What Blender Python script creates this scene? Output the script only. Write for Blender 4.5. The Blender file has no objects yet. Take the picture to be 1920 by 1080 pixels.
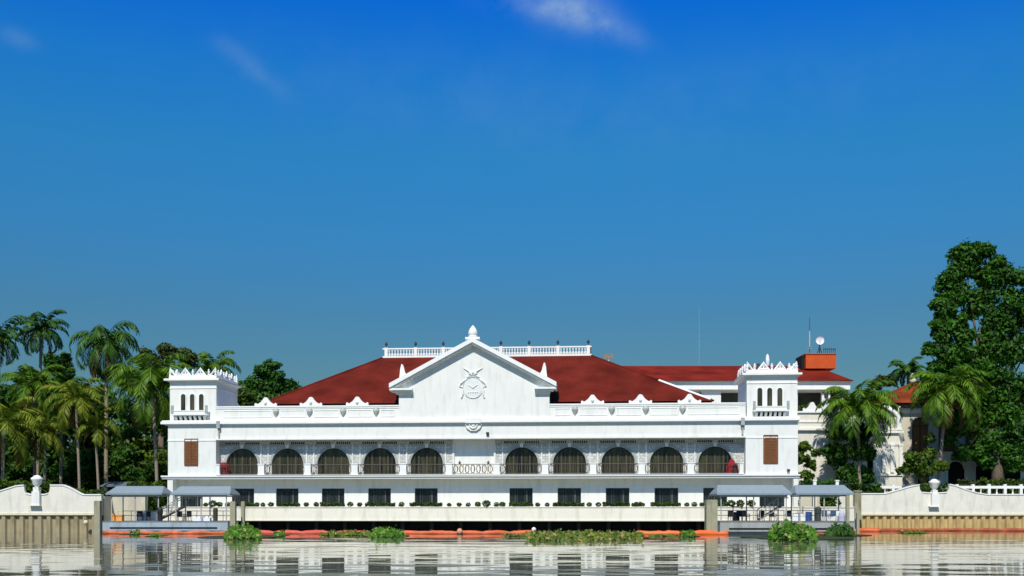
import bpy, math, random
import numpy as np
from math import sin, cos, radians as R, pi, atan2, sqrt
from mathutils import Vector

C = bpy.context.scene.collection
S = bpy.context.scene

# ------------------------------------------------------------------ camera
FPX, CX, HY, CAMZ = 2000.0, 960.0, 955.0, 2.5      # focal length and principal point in photo pixels
cam_d = bpy.data.cameras.new("camera")
cam = bpy.data.objects.new("camera", cam_d); C.objects.link(cam)
cam_d.sensor_width = 36.0
cam_d.lens = FPX / 1920 * 36.0
cam_d.shift_y = (HY - 540) / 1920
cam_d.clip_start = 0.1; cam_d.clip_end = 20000
cam.location = (0, 0, CAMZ); cam.rotation_euler = (R(90), 0, 0)
S.camera = cam
S.view_settings.view_transform = 'Standard'
S.view_settings.look = 'None'
S.view_settings.gamma = 1
S.view_settings.exposure = 0.2

# ------------------------------------------------------------------ sky and sun
SUN_EL, SUN_AZ = 50.0, 10.0            # azimuth measured from -Y towards -X
w = bpy.data.worlds.new("World"); S.world = w; w.use_nodes = True
nt = w.node_tree; nt.nodes.clear()
def wn(t, **k):
    n = nt.nodes.new(t)
    for a, b in k.items(): setattr(n, a, b)
    return n
sky = wn('ShaderNodeTexSky', sky_type='NISHITA', sun_disc=False)
sky.sun_elevation = R(SUN_EL); sky.sun_rotation = R(180 + SUN_AZ)
sky.air_density = 1.0; sky.dust_density = 0.6; sky.ozone_density = 2.0
tc = wn('ShaderNodeTexCoord'); sep = wn('ShaderNodeSeparateXYZ')
nt.links.new(tc.outputs['Generated'], sep.inputs[0])
ramp = wn('ShaderNodeValToRGB')
SKYR = [(0.0,(.21,.34,.34)),(0.117,(0.215,0.365,0.385)),(0.175,(0.185,0.420,0.520)),(0.245,(0.148,0.535,0.765)),(0.311,(0.115,0.640,0.920)),(0.373,(0.070,0.640,1.160)),(0.429,(0.019,0.548,1.40)),(0.52,(.10,.50,1.0)),(1.0,(.40,.60,.80))]
def set_ramp(rp, stops):
    while len(rp.elements) > 1: rp.elements.remove(rp.elements[-1])
    for i, (p, c) in enumerate(stops):
        e = rp.elements[0] if i == 0 else rp.elements.new(p)
        e.position = p; e.color = (c[0], c[1], c[2], 1)
set_ramp(ramp.color_ramp, SKYR)
nt.links.new(sep.outputs['Z'], ramp.inputs[0])
mul = wn('ShaderNodeMix', data_type='RGBA', blend_type='MULTIPLY'); mul.inputs['Factor'].default_value = 1
nt.links.new(sky.outputs[0], mul.inputs['A']); nt.links.new(ramp.outputs[0], mul.inputs['B'])
# faint wisps of cloud high in the northern sky
def M(op, a, b=None, c=None):
    n = wn('ShaderNodeMath', operation=op)
    for i, x in enumerate((a, b, c)):
        if x is None: continue
        if isinstance(x, (int, float)): n.inputs[i].default_value = x
        else: nt.links.new(x, n.inputs[i])
    return n.outputs[0]
ynz = M('MAXIMUM', sep.outputs['Y'], 0.05)
u = M('DIVIDE', sep.outputs['X'], ynz); v = M('DIVIDE', sep.outputs['Z'], ynz)
comb = wn('ShaderNodeCombineXYZ'); nt.links.new(u, comb.inputs[0]); nt.links.new(v, comb.inputs[1])
noi = wn('ShaderNodeTexNoise'); noi.inputs['Scale'].default_value = 18; noi.inputs['Detail'].default_value = 7; noi.inputs['Roughness'].default_value = .6
nt.links.new(comb.outputs[0], noi.inputs['Vector'])
tot = None
for (px, py, ax, ay, ang, amp) in [(1070, 18, .038, .018, -20, 1.1), (1140, 48, .030, .010, -24, .8), (1000, 8, .04, .012, -5, .5), (470, 125, .035, .009, -38, .42), (30, 70, .018, .008, -20, .32), (900, 190, .22, .05, -8, .10), (1500, 150, .2, .04, 6, .07)]:
    cu, cv = (px-CX)/FPX, (HY-py)/FPX
    du = M('SUBTRACT', u, cu); dv = M('SUBTRACT', v, cv)
    ca, sa = cos(R(ang)), sin(R(ang))
    a = M('DIVIDE', M('ADD', M('MULTIPLY', du, ca), M('MULTIPLY', dv, sa)), ax)
    b = M('DIVIDE', M('SUBTRACT', M('MULTIPLY', dv, ca), M('MULTIPLY', du, sa)), ay)
    r2 = M('ADD', M('MULTIPLY', a, a), M('MULTIPLY', b, b))
    g = M('MULTIPLY', M('POWER', 2.718, M('MULTIPLY', r2, -1.0)), amp)
    tot = g if tot is None else M('ADD', tot, g)
cl = M('MULTIPLY', tot, M('MAXIMUM', M('MULTIPLY', M('SUBTRACT', noi.outputs['Fac'], .28), 2.2), 0.0))
clf = M('MINIMUM', M('MULTIPLY', cl, .62), .8)
mix = wn('ShaderNodeMix', data_type='RGBA')
nt.links.new(clf, mix.inputs['Factor']); nt.links.new(mul.outputs['Result'], mix.inputs['A'])
mix.inputs['B'].default_value = (2.7, 3.9, 5.3, 1)
bg = wn('ShaderNodeBackground'); bg.inputs['Strength'].default_value = 0.11
out = wn('ShaderNodeOutputWorld')
nt.links.new(mix.outputs['Result'], bg.inputs[0]); nt.links.new(bg.outputs[0], out.inputs[0])

sd = bpy.data.lights.new("sun", 'SUN'); sd.energy = 4.0; sd.angle = R(0.5); sd.color = (1.0, .94, .82)
sun = bpy.data.objects.new("sun", sd); C.objects.link(sun)
az, el = R(SUN_AZ), R(SUN_EL)
dsun = Vector((-sin(az)*cos(el), -cos(az)*cos(el), sin(el)))
sun.rotation_euler = dsun.to_track_quat('Z', 'Y').to_euler()
sun.location = (-40, -60, 120)

# ------------------------------------------------------------------ coordinates
TH = R(4.4); D0 = 118.0
cT, sT = cos(TH), sin(TH)
def L2W(s, t, z=0.0): return (s*cT + t*sT, D0 - s*sT + t*cT, z)
def Sx(px, t=0.0):
    k = (px - CX)/FPX
    return (D0*k + t*(k*cT - sT))/(cT + k*sT)
def Zp(py, px=887, t=0.0):
    s = Sx(px, t); Y = D0 - s*sT + t*cT
    return CAMZ + (HY - py)/FPX*Y
def W(px, py, Y): return ((px-CX)/FPX*Y, Y, CAMZ + (HY-py)/FPX*Y)
def WX(px, Y): return (px-CX)/FPX*Y
def WZ(py, Y): return CAMZ + (HY-py)/FPX*Y

# ------------------------------------------------------------------ helpers
class MB:
    def __init__(s): s.v = []; s.f = []
    def add(s, vs, fs):
        o = len(s.v); s.v += [tuple(p) for p in vs]; s.f += [tuple(i+o for i in f) for f in fs]; return s
    def box(s, x0, x1, y0, y1, z0, z1):
        if x0 > x1: x0, x1 = x1, x0
        if y0 > y1: y0, y1 = y1, y0
        if z0 > z1: z0, z1 = z1, z0
        return s.add([(x0,y0,z0),(x1,y0,z0),(x1,y1,z0),(x0,y1,z0),(x0,y0,z1),(x1,y0,z1),(x1,y1,z1),(x0,y1,z1)],
              [(0,3,2,1),(4,5,6,7),(0,1,5,4),(1,2,6,5),(2,3,7,6),(3,0,4,7)])
    def prism(s, poly, y0, y1):       # poly in (x,z) anticlockwise seen from -Y
        n = len(poly)
        s.add([(x,y0,z) for x,z in poly] + [(x,y1,z) for x,z in poly],
              [tuple(range(n)), tuple(range(2*n-1, n-1, -1))] + [(i+n, (i+1)%n+n, (i+1)%n, i) for i in range(n)])
        return s
    def prism_x(s, poly, x0, x1):     # poly in (y,z)
        n = len(poly)
        s.add([(x0,y,z) for y,z in poly] + [(x1,y,z) for y,z in poly],
              [tuple(range(n-1,-1,-1)), tuple(range(n, 2*n))] + [(i, (i+1)%n, (i+1)%n+n, i+n) for i in range(n)])
        return s
    def tube(s, pts, rad, n=8, caps=True):
        pts = [Vector(p) for p in pts]; m = len(pts)
        if isinstance(rad, (int, float)): rad = [rad]*m
        o = len(s.v); vs = []; fs = []
        for i, p in enumerate(pts):
            d = (pts[min(i+1,m-1)] - pts[max(i-1,0)]).normalized()
            a = Vector((0,0,1)) if abs(d.z) < .9 else Vector((1,0,0))
            a1 = d.cross(a).normalized(); a2 = d.cross(a1)
            for k in range(n):
                q = p + (a1*cos(2*pi*k/n) + a2*sin(2*pi*k/n))*rad[i]; vs.append(q[:])
        for i in range(m-1):
            for k in range(n):
                fs.append((i*n+k, i*n+(k+1)%n, (i+1)*n+(k+1)%n, (i+1)*n+k))
        if caps: fs.append(tuple(range(n-1,-1,-1))); fs.append(tuple((m-1)*n+k for k in range(n)))
        return s.add(vs, fs)
    def lathe(s, cx, cy, prof, n=12, cz=0):
        vs = []; fs = []
        for r, z in prof:
            for k in range(n): vs.append((cx+r*cos(2*pi*k/n), cy+r*sin(2*pi*k/n), cz+z))
        for i in range(len(prof)-1):
            for k in range(n): fs.append((i*n+k, i*n+(k+1)%n, (i+1)*n+(k+1)%n, (i+1)*n+k))
        fs.append(tuple(range(n-1,-1,-1))); fs.append(tuple((len(prof)-1)*n+k for k in range(n)))
        return s.add(vs, fs)
    def quad(s, a, b, c, d): return s.add([a,b,c,d], [(0,1,2,3)])
    def build(s, name, mat, parent=None, smooth=False):
        me = bpy.data.meshes.new(name); me.from_pydata(s.v, [], s.f); me.update()
        o = bpy.data.objects.new(name, me); C.objects.link(o)
        if mat: me.materials.append(mat)
        if parent: o.parent = parent
        if smooth:
            for p in me.polygons: p.use_smooth = True
        return o
def tag(o, label=None, cat=None, group=None, kind=None):
    if label: o['label'] = label
    if cat: o['category'] = cat
    if group: o['group'] = group
    if kind: o['kind'] = kind
    return o
def empty(name, loc, rz=0.0):
    o = bpy.data.objects.new(name, None); C.objects.link(o); o.location = loc; o.rotation_euler = (0,0,rz)
    o.empty_display_size = .3
    return o
def copy_tree(o, parent=None):
    c = o.copy(); C.objects.link(c)
    if parent: c.parent = parent
    for ch in list(o.children): copy_tree(ch, c)
    return c
def np_mesh(name, V, F, mat, parent=None, smooth=False):   # F (n,k) array
    me = bpy.data.meshes.new(name); n, k = F.shape
    me.vertices.add(len(V)); me.vertices.foreach_set('co', np.asarray(V, 'f').ravel())
    me.loops.add(n*k); me.loops.foreach_set('vertex_index', F.astype('i').ravel())
    me.polygons.add(n); me.polygons.foreach_set('loop_start', np.arange(0, n*k, k, dtype='i'))
    me.polygons.foreach_set('loop_total', np.full(n, k, dtype='i'))
    if smooth: me.polygons.foreach_set('use_smooth', np.ones(n, dtype=bool))
    me.update(calc_edges=True); me.validate()
    me.materials.append(mat)
    o = bpy.data.objects.new(name, me); C.objects.link(o)
    if parent: o.parent = parent
    return o

# ------------------------------------------------------------------ materials
def new_mat(name):
    m = bpy.data.materials.new(name); m.use_nodes = True
    return m, m.node_tree, m.node_tree.nodes['Principled BSDF']
def mat(name, col, rough=.7, var=.1, scale=.6, dirt=None, dirt_amt=0.0, bump=0.0, bscale=8, metal=0.0, stretch=(1,1,1), spec=.3):
    m, t, p = new_mat(name)
    N = t.nodes.new; L = t.links.new
    co = N('ShaderNodeTexCoord'); mp = N('ShaderNodeMapping'); mp.inputs['Scale'].default_value = stretch
    L(co.outputs['Object'], mp.inputs[0])
    no = N('ShaderNodeTexNoise'); no.inputs['Scale'].default_value = scale; no.inputs['Detail'].default_value = 6
    L(mp.outputs[0], no.inputs['Vector'])
    rp = N('ShaderNodeValToRGB')
    lo = [max(0, c*(1-var)) for c in col]; hi = [min(1, c*(1+var)) for c in col]
    set_ramp(rp.color_ramp, [(.3, lo), (.7, hi)])
    L(no.outputs['Fac'], rp.inputs[0]); last = rp.outputs[0]
    if dirt:
        n2 = N('ShaderNodeTexNoise'); n2.inputs['Scale'].default_value = 1.2; n2.inputs['Detail'].default_value = 8
        m2 = N('ShaderNodeMapping'); m2.inputs['Scale'].default_value = (1.6, 1.6, .35)
        L(co.outputs['Object'], m2.inputs[0]); L(m2.outputs[0], n2.inputs['Vector'])
        r2 = N('ShaderNodeValToRGB'); set_ramp(r2.color_ramp, [(.5, (0,0,0)), (.78, (dirt_amt,)*3)])
        L(n2.outputs['Fac'], r2.inputs[0])
        mx = N('ShaderNodeMix'); mx.data_type = 'RGBA'
        L(r2.outputs[0], mx.inputs['Factor']); L(last, mx.inputs['A']); mx.inputs['B'].default_value = (*dirt, 1)
        last = mx.outputs['Result']
    L(last, p.inputs['Base Color'])
    p.inputs['Roughness'].default_value = rough; p.inputs['Metallic'].default_value = metal
    p.inputs['Specular IOR Level'].default_value = spec
    if bump:
        bn = N('ShaderNodeTexNoise'); bn.inputs['Scale'].default_value = bscale; bn.inputs['Detail'].default_value = 4
        L(mp.outputs[0], bn.inputs['Vector'])
        b = N('ShaderNodeBump'); b.inputs['Strength'].default_value = bump; b.inputs['Distance'].default_value = .05
        L(bn.outputs['Fac'], b.inputs['Height']); L(b.outputs[0], p.inputs['Normal'])
    return m
def leaf_mat(name, dark, light, yellow=None, yamt=0.0, transl=.25):
    m, t, p = new_mat(name)
    N = t.nodes.new; L = t.links.new
    g = N('ShaderNodeNewGeometry'); co = N('ShaderNodeTexCoord')
    no = N('ShaderNodeTexNoise'); no.inputs['Scale'].default_value = .45; no.inputs['Detail'].default_value = 3
    L(co.outputs['Object'], no.inputs['Vector'])
    a = N('ShaderNodeMath'); a.operation = 'MULTIPLY_ADD'; L(g.outputs['Random Per Island'], a.inputs[0]); a.inputs[1].default_value = .55
    b = N('ShaderNodeMath'); b.operation = 'MULTIPLY_ADD'; L(no.outputs['Fac'], b.inputs[0]); b.inputs[1].default_value = 1.5; b.inputs[2].default_value = -.5
    L(b.outputs[0], a.inputs[2])
    rp = N('ShaderNodeValToRGB')
    st = [(.1, dark), (.95, light)]
    if yellow: st.append((1.0 - yamt*.3, yellow)) if False else None
    set_ramp(rp.color_ramp, st); L(a.outputs[0], rp.inputs[0]); last = rp.outputs[0]
    if yellow:
        c = N('ShaderNodeMath'); c.operation = 'GREATER_THAN'; L(g.outputs['Random Per Island'], c.inputs[0]); c.inputs[1].default_value = 1 - yamt
        mx = N('ShaderNodeMix'); mx.data_type = 'RGBA'; L(c.outputs[0], mx.inputs['Factor']); L(last, mx.inputs['A']); mx.inputs['B'].default_value = (*yellow, 1)
        last = mx.outputs['Result']
    L(last, p.inputs['Base Color']); p.inputs['Roughness'].default_value = .55; p.inputs['Specular IOR Level'].default_value = .25
    tr = N('ShaderNodeBsdfTranslucent'); L(last, tr.inputs[0])
    ms = N('ShaderNodeMixShader'); ms.inputs[0].default_value = transl
    L(p.outputs[0], ms.inputs[1]); L(tr.outputs[0], ms.inputs[2])
    L(ms.outputs[0], t.nodes['Material Output'].inputs[0])
    return m
WHITE = (.79, .80, .76)
m_white = mat('white_stucco', WHITE, .75, .03, .5, dirt=(.50,.52,.46), dirt_amt=.42, bump=.15, bscale=12)
m_trim  = mat('white_trim', (.84,.85,.82), .65, .02, .8, dirt=(.5,.5,.46), dirt_amt=.22)
m_wall2 = mat('weathered_white', (.74,.72,.63), .85, .06, .9, dirt=(.42,.40,.32), dirt_amt=.55, bump=.2)
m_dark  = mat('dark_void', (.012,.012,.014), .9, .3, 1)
m_iron  = mat('dark_iron', (.045,.04,.035), .5, .2, 3, spec=.4)
m_bronze= mat('brown_ironwork', (.16,.12,.08), .5, .2, 3)
m_roof_c= (.135, .018, .011)
def roof_mat(name, col, per=.5, tile=False):
    m, t, p = new_mat(name); N = t.nodes.new; L = t.links.new
    co = N('ShaderNodeTexCoord')
    no = N('ShaderNodeTexNoise'); no.inputs['Scale'].default_value = .35; no.inputs['Detail'].default_value = 7
    L(co.outputs['Object'], no.inputs['Vector'])
    rp = N('ShaderNodeValToRGB'); set_ramp(rp.color_ramp, [(.3, [c*.6 for c in col]), (.72, [c*1.3 for c in col])])
    L(no.outputs['Fac'], rp.inputs[0])
    wv = N('ShaderNodeTexWave'); wv.wave_type = 'BANDS'; wv.bands_direction = 'X'; wv.inputs['Scale'].default_value = pi/(per*10)*2
    L(co.outputs['Object'], wv.inputs['Vector'])
    wz = N('ShaderNodeTexWave'); wz.wave_type = 'BANDS'; wz.bands_direction = 'Z'; wz.wave_profile = 'SAW'; wz.inputs['Scale'].default_value = .5
    L(co.outputs['Object'], wz.inputs['Vector'])
    ad = N('ShaderNodeMath'); ad.operation = 'ADD'; L(wv.outputs['Fac'], ad.inputs[0]); L(wz.outputs['Fac'], ad.inputs[1])
    b = N('ShaderNodeBump'); b.inputs['Strength'].default_value = .6; b.inputs['Distance'].default_value = .04
    L(ad.outputs[0], b.inputs['Height']); L(b.outputs[0], p.inputs['Normal'])
    L(rp.outputs[0], p.inputs['Base Color']); p.inputs['Roughness'].default_value = .8; p.inputs['Specular IOR Level'].default_value = .05
    return m
m_roof = roof_mat('red_metal_roof', m_roof_c)
m_tile = roof_mat('orange_clay_tile', (.24,.05,.016), .3)
m_orange = mat('orange_paint', (.55,.085,.015), .6, .1, 1)
# pierced and moulded arcade stucco
def lattice_mat():
    m, t, p = new_mat('arcade_stucco'); N = t.nodes.new; L = t.links.new
    co = N('ShaderNodeTexCoord')
    vo = N('ShaderNodeTexVoronoi'); vo.feature = 'DISTANCE_TO_EDGE'; vo.inputs['Scale'].default_value = 2.6
    L(co.outputs['Object'], vo.inputs['Vector'])
    mp = N('ShaderNodeMapping'); mp.inputs['Rotation'].default_value = (R(90), 0, 0); L(co.outputs['Object'], mp.inputs[0])
    br = N('ShaderNodeTexBrick'); br.inputs['Scale'].default_value = 1.0; br.inputs['Brick Width'].default_value = .52; br.inputs['Row Height'].default_value = .3
    br.inputs['Mortar Size'].default_value = .035; br.offset = .5
    L(mp.outputs[0], br.inputs['Vector'])
    r1 = N('ShaderNodeValToRGB'); set_ramp(r1.color_ramp, [(.03, (.42,.43,.40)), (.14, (.66,.66,.61))]); L(vo.outputs['Distance'], r1.inputs[0])
    mx = N('ShaderNodeMix'); mx.data_type = 'RGBA'; L(br.outputs['Fac'], mx.inputs['Factor']); L(r1.outputs[0], mx.inputs['A']); mx.inputs['B'].default_value = (.42,.43,.41,1)
    L(mx.outputs['Result'], p.inputs['Base Color']); p.inputs['Roughness'].default_value = .85
    b = N('ShaderNodeBump'); b.inputs['Strength'].default_value = .7; b.inputs['Distance'].default_value = .06
    L(vo.outputs['Distance'], b.inputs['Height']); L(b.outputs[0], p.inputs['Normal'])
    return m
m_latt = lattice_mat()
m_lgrey = mat('pale_grey_ornament', (.50,.53,.50), .7, .12, 2)
m_grey = mat('grey_ornament', (.36,.39,.37), .7, .15, 2)
m_shut = mat('brown_shutter', (.25,.10,.035), .6, .25, 1.5, stretch=(1,1,5))
def glass_mat(name, a, b2, rough=.25):
    m, t, p = new_mat(name); N = t.nodes.new; L = t.links.new
    co = N('ShaderNodeTexCoord'); mp = N('ShaderNodeMapping'); mp.inputs['Scale'].default_value = (2.2, 1, .25); L(co.outputs['Object'], mp.inputs[0])
    no = N('ShaderNodeTexNoise'); no.inputs['Scale'].default_value = 1; no.inputs['Detail'].default_value = 3; L(mp.outputs[0], no.inputs['Vector'])
    rp = N('ShaderNodeValToRGB'); set_ramp(rp.color_ramp, [(.35, a), (.68, b2)]); L(no.outputs['Fac'], rp.inputs[0])
    L(rp.outputs[0], p.inputs['Base Color']); p.inputs['Roughness'].default_value = rough; p.inputs['Specular IOR Level'].default_value = .35
    return m
m_pane = glass_mat('arch_window_glass', (.008,.010,.008), (.060,.056,.028))
m_pane2 = glass_mat('lower_window_glass', (.006,.012,.016), (.02,.028,.03))
m_mull = mat('brown_window_frame', (.075,.065,.042), .6, .2, 2)
m_mull2 = mat('grey_window_frame', (.085,.085,.08), .6, .2, 2)
m_conc = mat('pile_concrete', (.33,.32,.22), .9, .12, 1.2, dirt=(.10,.095,.05), dirt_amt=.8, bump=.4)
m_sheet = mat('rusty_tan_sheet_pile', (.34,.29,.18), .85, .12, .8, dirt=(.15,.10,.045), dirt_amt=.9, bump=.3)
m_cap = mat('cream_cap', (.72,.66,.48), .85, .06, 1, dirt=(.4,.33,.2), dirt_amt=.5)
m_cream = mat('cream_wall', (.60,.56,.44), .85, .06, .7, dirt=(.35,.3,.2), dirt_amt=.5)
m_blueroof = mat('blue_grey_canopy', (.23,.29,.33), .5, .06, 1.2, stretch=(4,1,1))
m_hull = mat('blue_grey_hull', (.35,.43,.49), .55, .08, 1, dirt=(.2,.2,.18), dirt_amt=.6)
m_hull2 = mat('grey_hull', (.36,.38,.37), .6, .08, 1, dirt=(.2,.19,.16), dirt_amt=.6)
m_deck = mat('dock_deck', (.25,.25,.24), .8, .1, 1)
m_steel = mat('galvanised_steel', (.5,.5,.47), .45, .1, 2, metal=.2)
m_black = mat('black_plastic', (.02,.022,.028), .5, .2, 3)
m_blue = mat('blue_plastic', (.03,.08,.24), .5, .1, 3)
m_wplast = mat('white_plastic', (.78,.79,.80), .5, .04, 3)
m_red = mat('red_cloth', (.26,.008,.012), .8, .25, 3, bump=.5, bscale=3)
m_dred = mat('dark_red_cloth', (.09,.012,.014), .8, .25, 3)
m_boom = mat('orange_boom', (.64,.125,.04), .55, .18, 1.6, dirt=(.35,.12,.06), dirt_amt=.6)
m_boom2 = mat('faded_red_boom', (.36,.075,.03), .6, .25, 1.2, dirt=(.30,.22,.08), dirt_amt=.9)
m_bark = mat('bark', (.13,.10,.07), .9, .25, 2, bump=.5)
m_palmbark = mat('palm_bark', (.27,.22,.16), .9, .2, 1.5, stretch=(1,1,6), bump=.5)
m_ground = mat('garden_ground', (.10,.095,.05), .95, .35, .3, bump=.4)
L_dark = leaf_mat('leaves_dark', (.008,.032,.004), (.055,.16,.010))
L_big  = leaf_mat('leaves_rain_tree', (.007,.034,.004), (.06,.19,.010))
L_mid  = leaf_mat('leaves_mid', (.014,.042,.004), (.11,.19,.012))
L_olive= leaf_mat('leaves_olive', (.03,.045,.010), (.10,.15,.025), (.13,.10,.05), .04)
L_hedge= leaf_mat('leaves_hedge', (.02,.05,.006), (.08,.15,.012))
L_palmd= leaf_mat('palm_leaf_dark', (.010,.040,.006), (.075,.19,.014), transl=.2)
L_palmg= leaf_mat('palm_leaf_green', (.020,.075,.006), (.16,.30,.014), transl=.25)
L_palmy= leaf_mat('palm_leaf_yellowish', (.040,.085,.006), (.27,.34,.02), (.28,.20,.04), .05, transl=.25)
L_dry  = leaf_mat('palm_leaf_dry', (.10,.055,.02), (.26,.15,.05))
L_hya  = leaf_mat('hyacinth_leaf', (.03,.10,.008), (.13,.30,.02), (.35,.33,.10), .10)
L_hya2 = leaf_mat('hyacinth_mat_leaf', (.05,.10,.012), (.20,.27,.03), (.42,.27,.12), .12)

# ------------------------------------------------------------------ water
def axis(lo, hi, step, far_lo, far_hi):
    a = list(np.arange(lo, hi+1e-6, step)); pre = []; x = lo; d = step
    while x > far_lo: d *= 1.5; x -= d; pre.append(x)
    post = []; x = hi; d = step
    while x < far_hi: d *= 1.5; x += d; post.append(x)
    return np.array(pre[::-1] + a + post)
def build_water():
    xs = axis(-66, 66, .33, -3000, 3000); ys = axis(37, 124, .21, -700, 160)
    X, Y = np.meshgrid(xs, ys)
    rng = np.random.default_rng(5); Z = np.zeros_like(X)
    for lam_lo, lam_hi, n, slope, spread in [(6, 14, 14, .0018, .35), (2.6, 5.5, 30, .0040, .42), (1.2, 2.6, 36, .0030, .55)]:
        for i in range(n):
            lam = rng.uniform(lam_lo, lam_hi); th = rng.normal(0, spread)*rng.choice([.5, 1.0, 1.5]); k = 2*pi/lam
            kx, ky = k*sin(th), k*cos(th)
            A = slope*rng.uniform(.5, 1.5)/k*sqrt(2.0/n)*1.8
            mod = .5 + .5*np.sin(X*rng.uniform(.02,.06)+Y*rng.uniform(.02,.09)+rng.uniform(0,6.3))
            Z += A*np.sin(kx*X + ky*Y + rng.uniform(0, 6.3) + .8*np.sin(X*.11+i))*mod
    fade = np.clip((X+66)/6+1, 0, 1)*np.clip((66-X)/6+1, 0, 1)*np.clip((Y-20)/12, 0, 1)
    Z *= fade
    ny, nx = X.shape
    V = np.stack([X.ravel(), Y.ravel(), Z.ravel()], 1)
    i = np.arange(nx-1); j = np.arange(ny-1); I, J = np.meshgrid(i, j); b = (J*nx + I).ravel()
    F = np.stack([b, b+1, b+nx+1, b+nx], 1)
    m, t, p = new_mat('river_water'); N = t.nodes.new; L = t.links.new
    p.inputs['Base Color'].default_value = (.13,.13,.09,1); p.inputs['Roughness'].default_value = .035; p.inputs['IOR'].default_value = 1.33
    p.inputs['Specular IOR Level'].default_value = .5
    co = N('ShaderNodeTexCoord'); mp = N('ShaderNodeMapping'); mp.inputs['Scale'].default_value = (.35, 1.3, 1); L(co.outputs['Object'], mp.inputs[0])
    no = N('ShaderNodeTexNoise'); no.inputs['Scale'].default_value = 1.4; no.inputs['Detail'].default_value = 4; L(mp.outputs[0], no.inputs['Vector'])
    b = N('ShaderNodeBump'); b.inputs['Strength'].default_value = 1; b.inputs['Distance'].default_value = .0018
    L(no.outputs['Fac'], b.inputs['Height']); L(b.outputs[0], p.inputs['Normal'])
    o = np_mesh('river_water', V, F, m, smooth=True); tag(o, kind='structure')
build_water()

# ------------------------------------------------------------------ ground
BL, BR = 115.6, 127.0
XL, XR = WX(190, BL), WX(1604, 116.0)
pl = L2W(Sx(300,1.5), 1.5); pr = L2W(Sx(1500,1.5), 1.5)
out2d = [(-3000, BL+.5), (XL, BL+.5), (XL, 118.9), (pl[0]+.3, 118.9), (pl[0]+.3, pl[1]), (pr[0], pr[1]), (XR, pr[1]), (XR, BR+.5), (3000, BR+.5), (3000, 9000), (-3000, 9000)]
g = MB(); n = len(out2d)
g.add([(x,y,2.05) for x,y in out2d] + [(x,y,-3) for x,y in out2d], [tuple(range(n))] + [(i, i+n, (i+1)%n+n, (i+1)%n) for i in range(n)])
tag(g.build('ground', m_ground), kind='structure')

# ------------------------------------------------------------------ palace
pal = empty('palace', (0, D0, 0), -TH)
tag(pal, 'long white riverside palace with red hipped roof, arcaded balcony, central gable, two towers', 'palace')
def P(mb, name, m=None, parent=None, smooth=False): return mb.build(name, m or m_white, parent or pal, smooth)
TW = 1.25                       # arcade wall plane
zT0, zT1 = 1.22, 2.70           # terrace
zLed0, zLed1 = 5.93, 6.35
zSof = 10.32; zCor0, zCor1 = 12.0, 12.5
zPar = 14.15
sL0, sL1 = Sx(315), Sx(405); sR0, sR1 = Sx(1398), Sx(1496)
def wall_holes(mb, s0, s1, z0, z1, holes, t, d):
    xs = s0
    for (a, b, c, e) in sorted(holes):
        mb.quad((xs,t,z0),(a,t,z0),(a,t,z1),(xs,t,z1))
        mb.quad((a,t,z0),(b,t,z0),(b,t,c),(a,t,c)); mb.quad((a,t,e),(b,t,e),(b,t,z1),(a,t,z1))
        mb.quad((a,t,c),(a,t+d,c),(a,t+d,e),(a,t,e)); mb.quad((b,t+d,c),(b,t,c),(b,t,e),(b,t+d,e))
        mb.quad((a,t,c),(b,t,c),(b,t+d,c),(a,t+d,c)); mb.quad((a,t+d,e),(b,t+d,e),(b,t,e),(a,t,e))
        xs = b
    mb.quad((xs,t,z0),(s1,t,z0),(s1,t,z1),(xs,t,z1))
# core body
b = MB(); b.box(sL0+.1, sR1-.1, TW+.45, 27, 1.3, 12.3); P(b, 'body_wall')
# terrace on piles
b = MB(); b.box(Sx(312), Sx(1494), -1.25, -.95, zT0, zT1); b.box(Sx(312), Sx(1494), -.95, TW+.4, zT0+.02, zT0+.9)
b.box(Sx(312)-.02, Sx(1494)+.02, -1.31, -.90, zT1, zT1+.10)
b.box(Sx(312)-.01, Sx(1494)+.01, -1.29, -.94, zT0-.001, zT0+.16)
ter = P(b, 'terrace', mat('terrace_white', (.83,.80,.68), .8, .03, .6, dirt=(.5,.45,.32), dirt_amt=.5)); 
b = MB(); b.box(Sx(312), Sx(1494), .6, TW+.4, -2, zT0+.02); P(b, 'under_terrace_dark', m_dark)  # near-black box that paints the dark void under the terrace
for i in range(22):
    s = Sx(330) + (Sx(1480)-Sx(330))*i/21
    b = MB(); b.lathe(s, -.3, [(.22,-2),(.22,zT0+.01)], 10); P(b, 'terrace_pile', mat('terrace_pile', (.045,.04,.035), .9) if i == 0 else bpy.data.materials['terrace_pile'], smooth=True)
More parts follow.
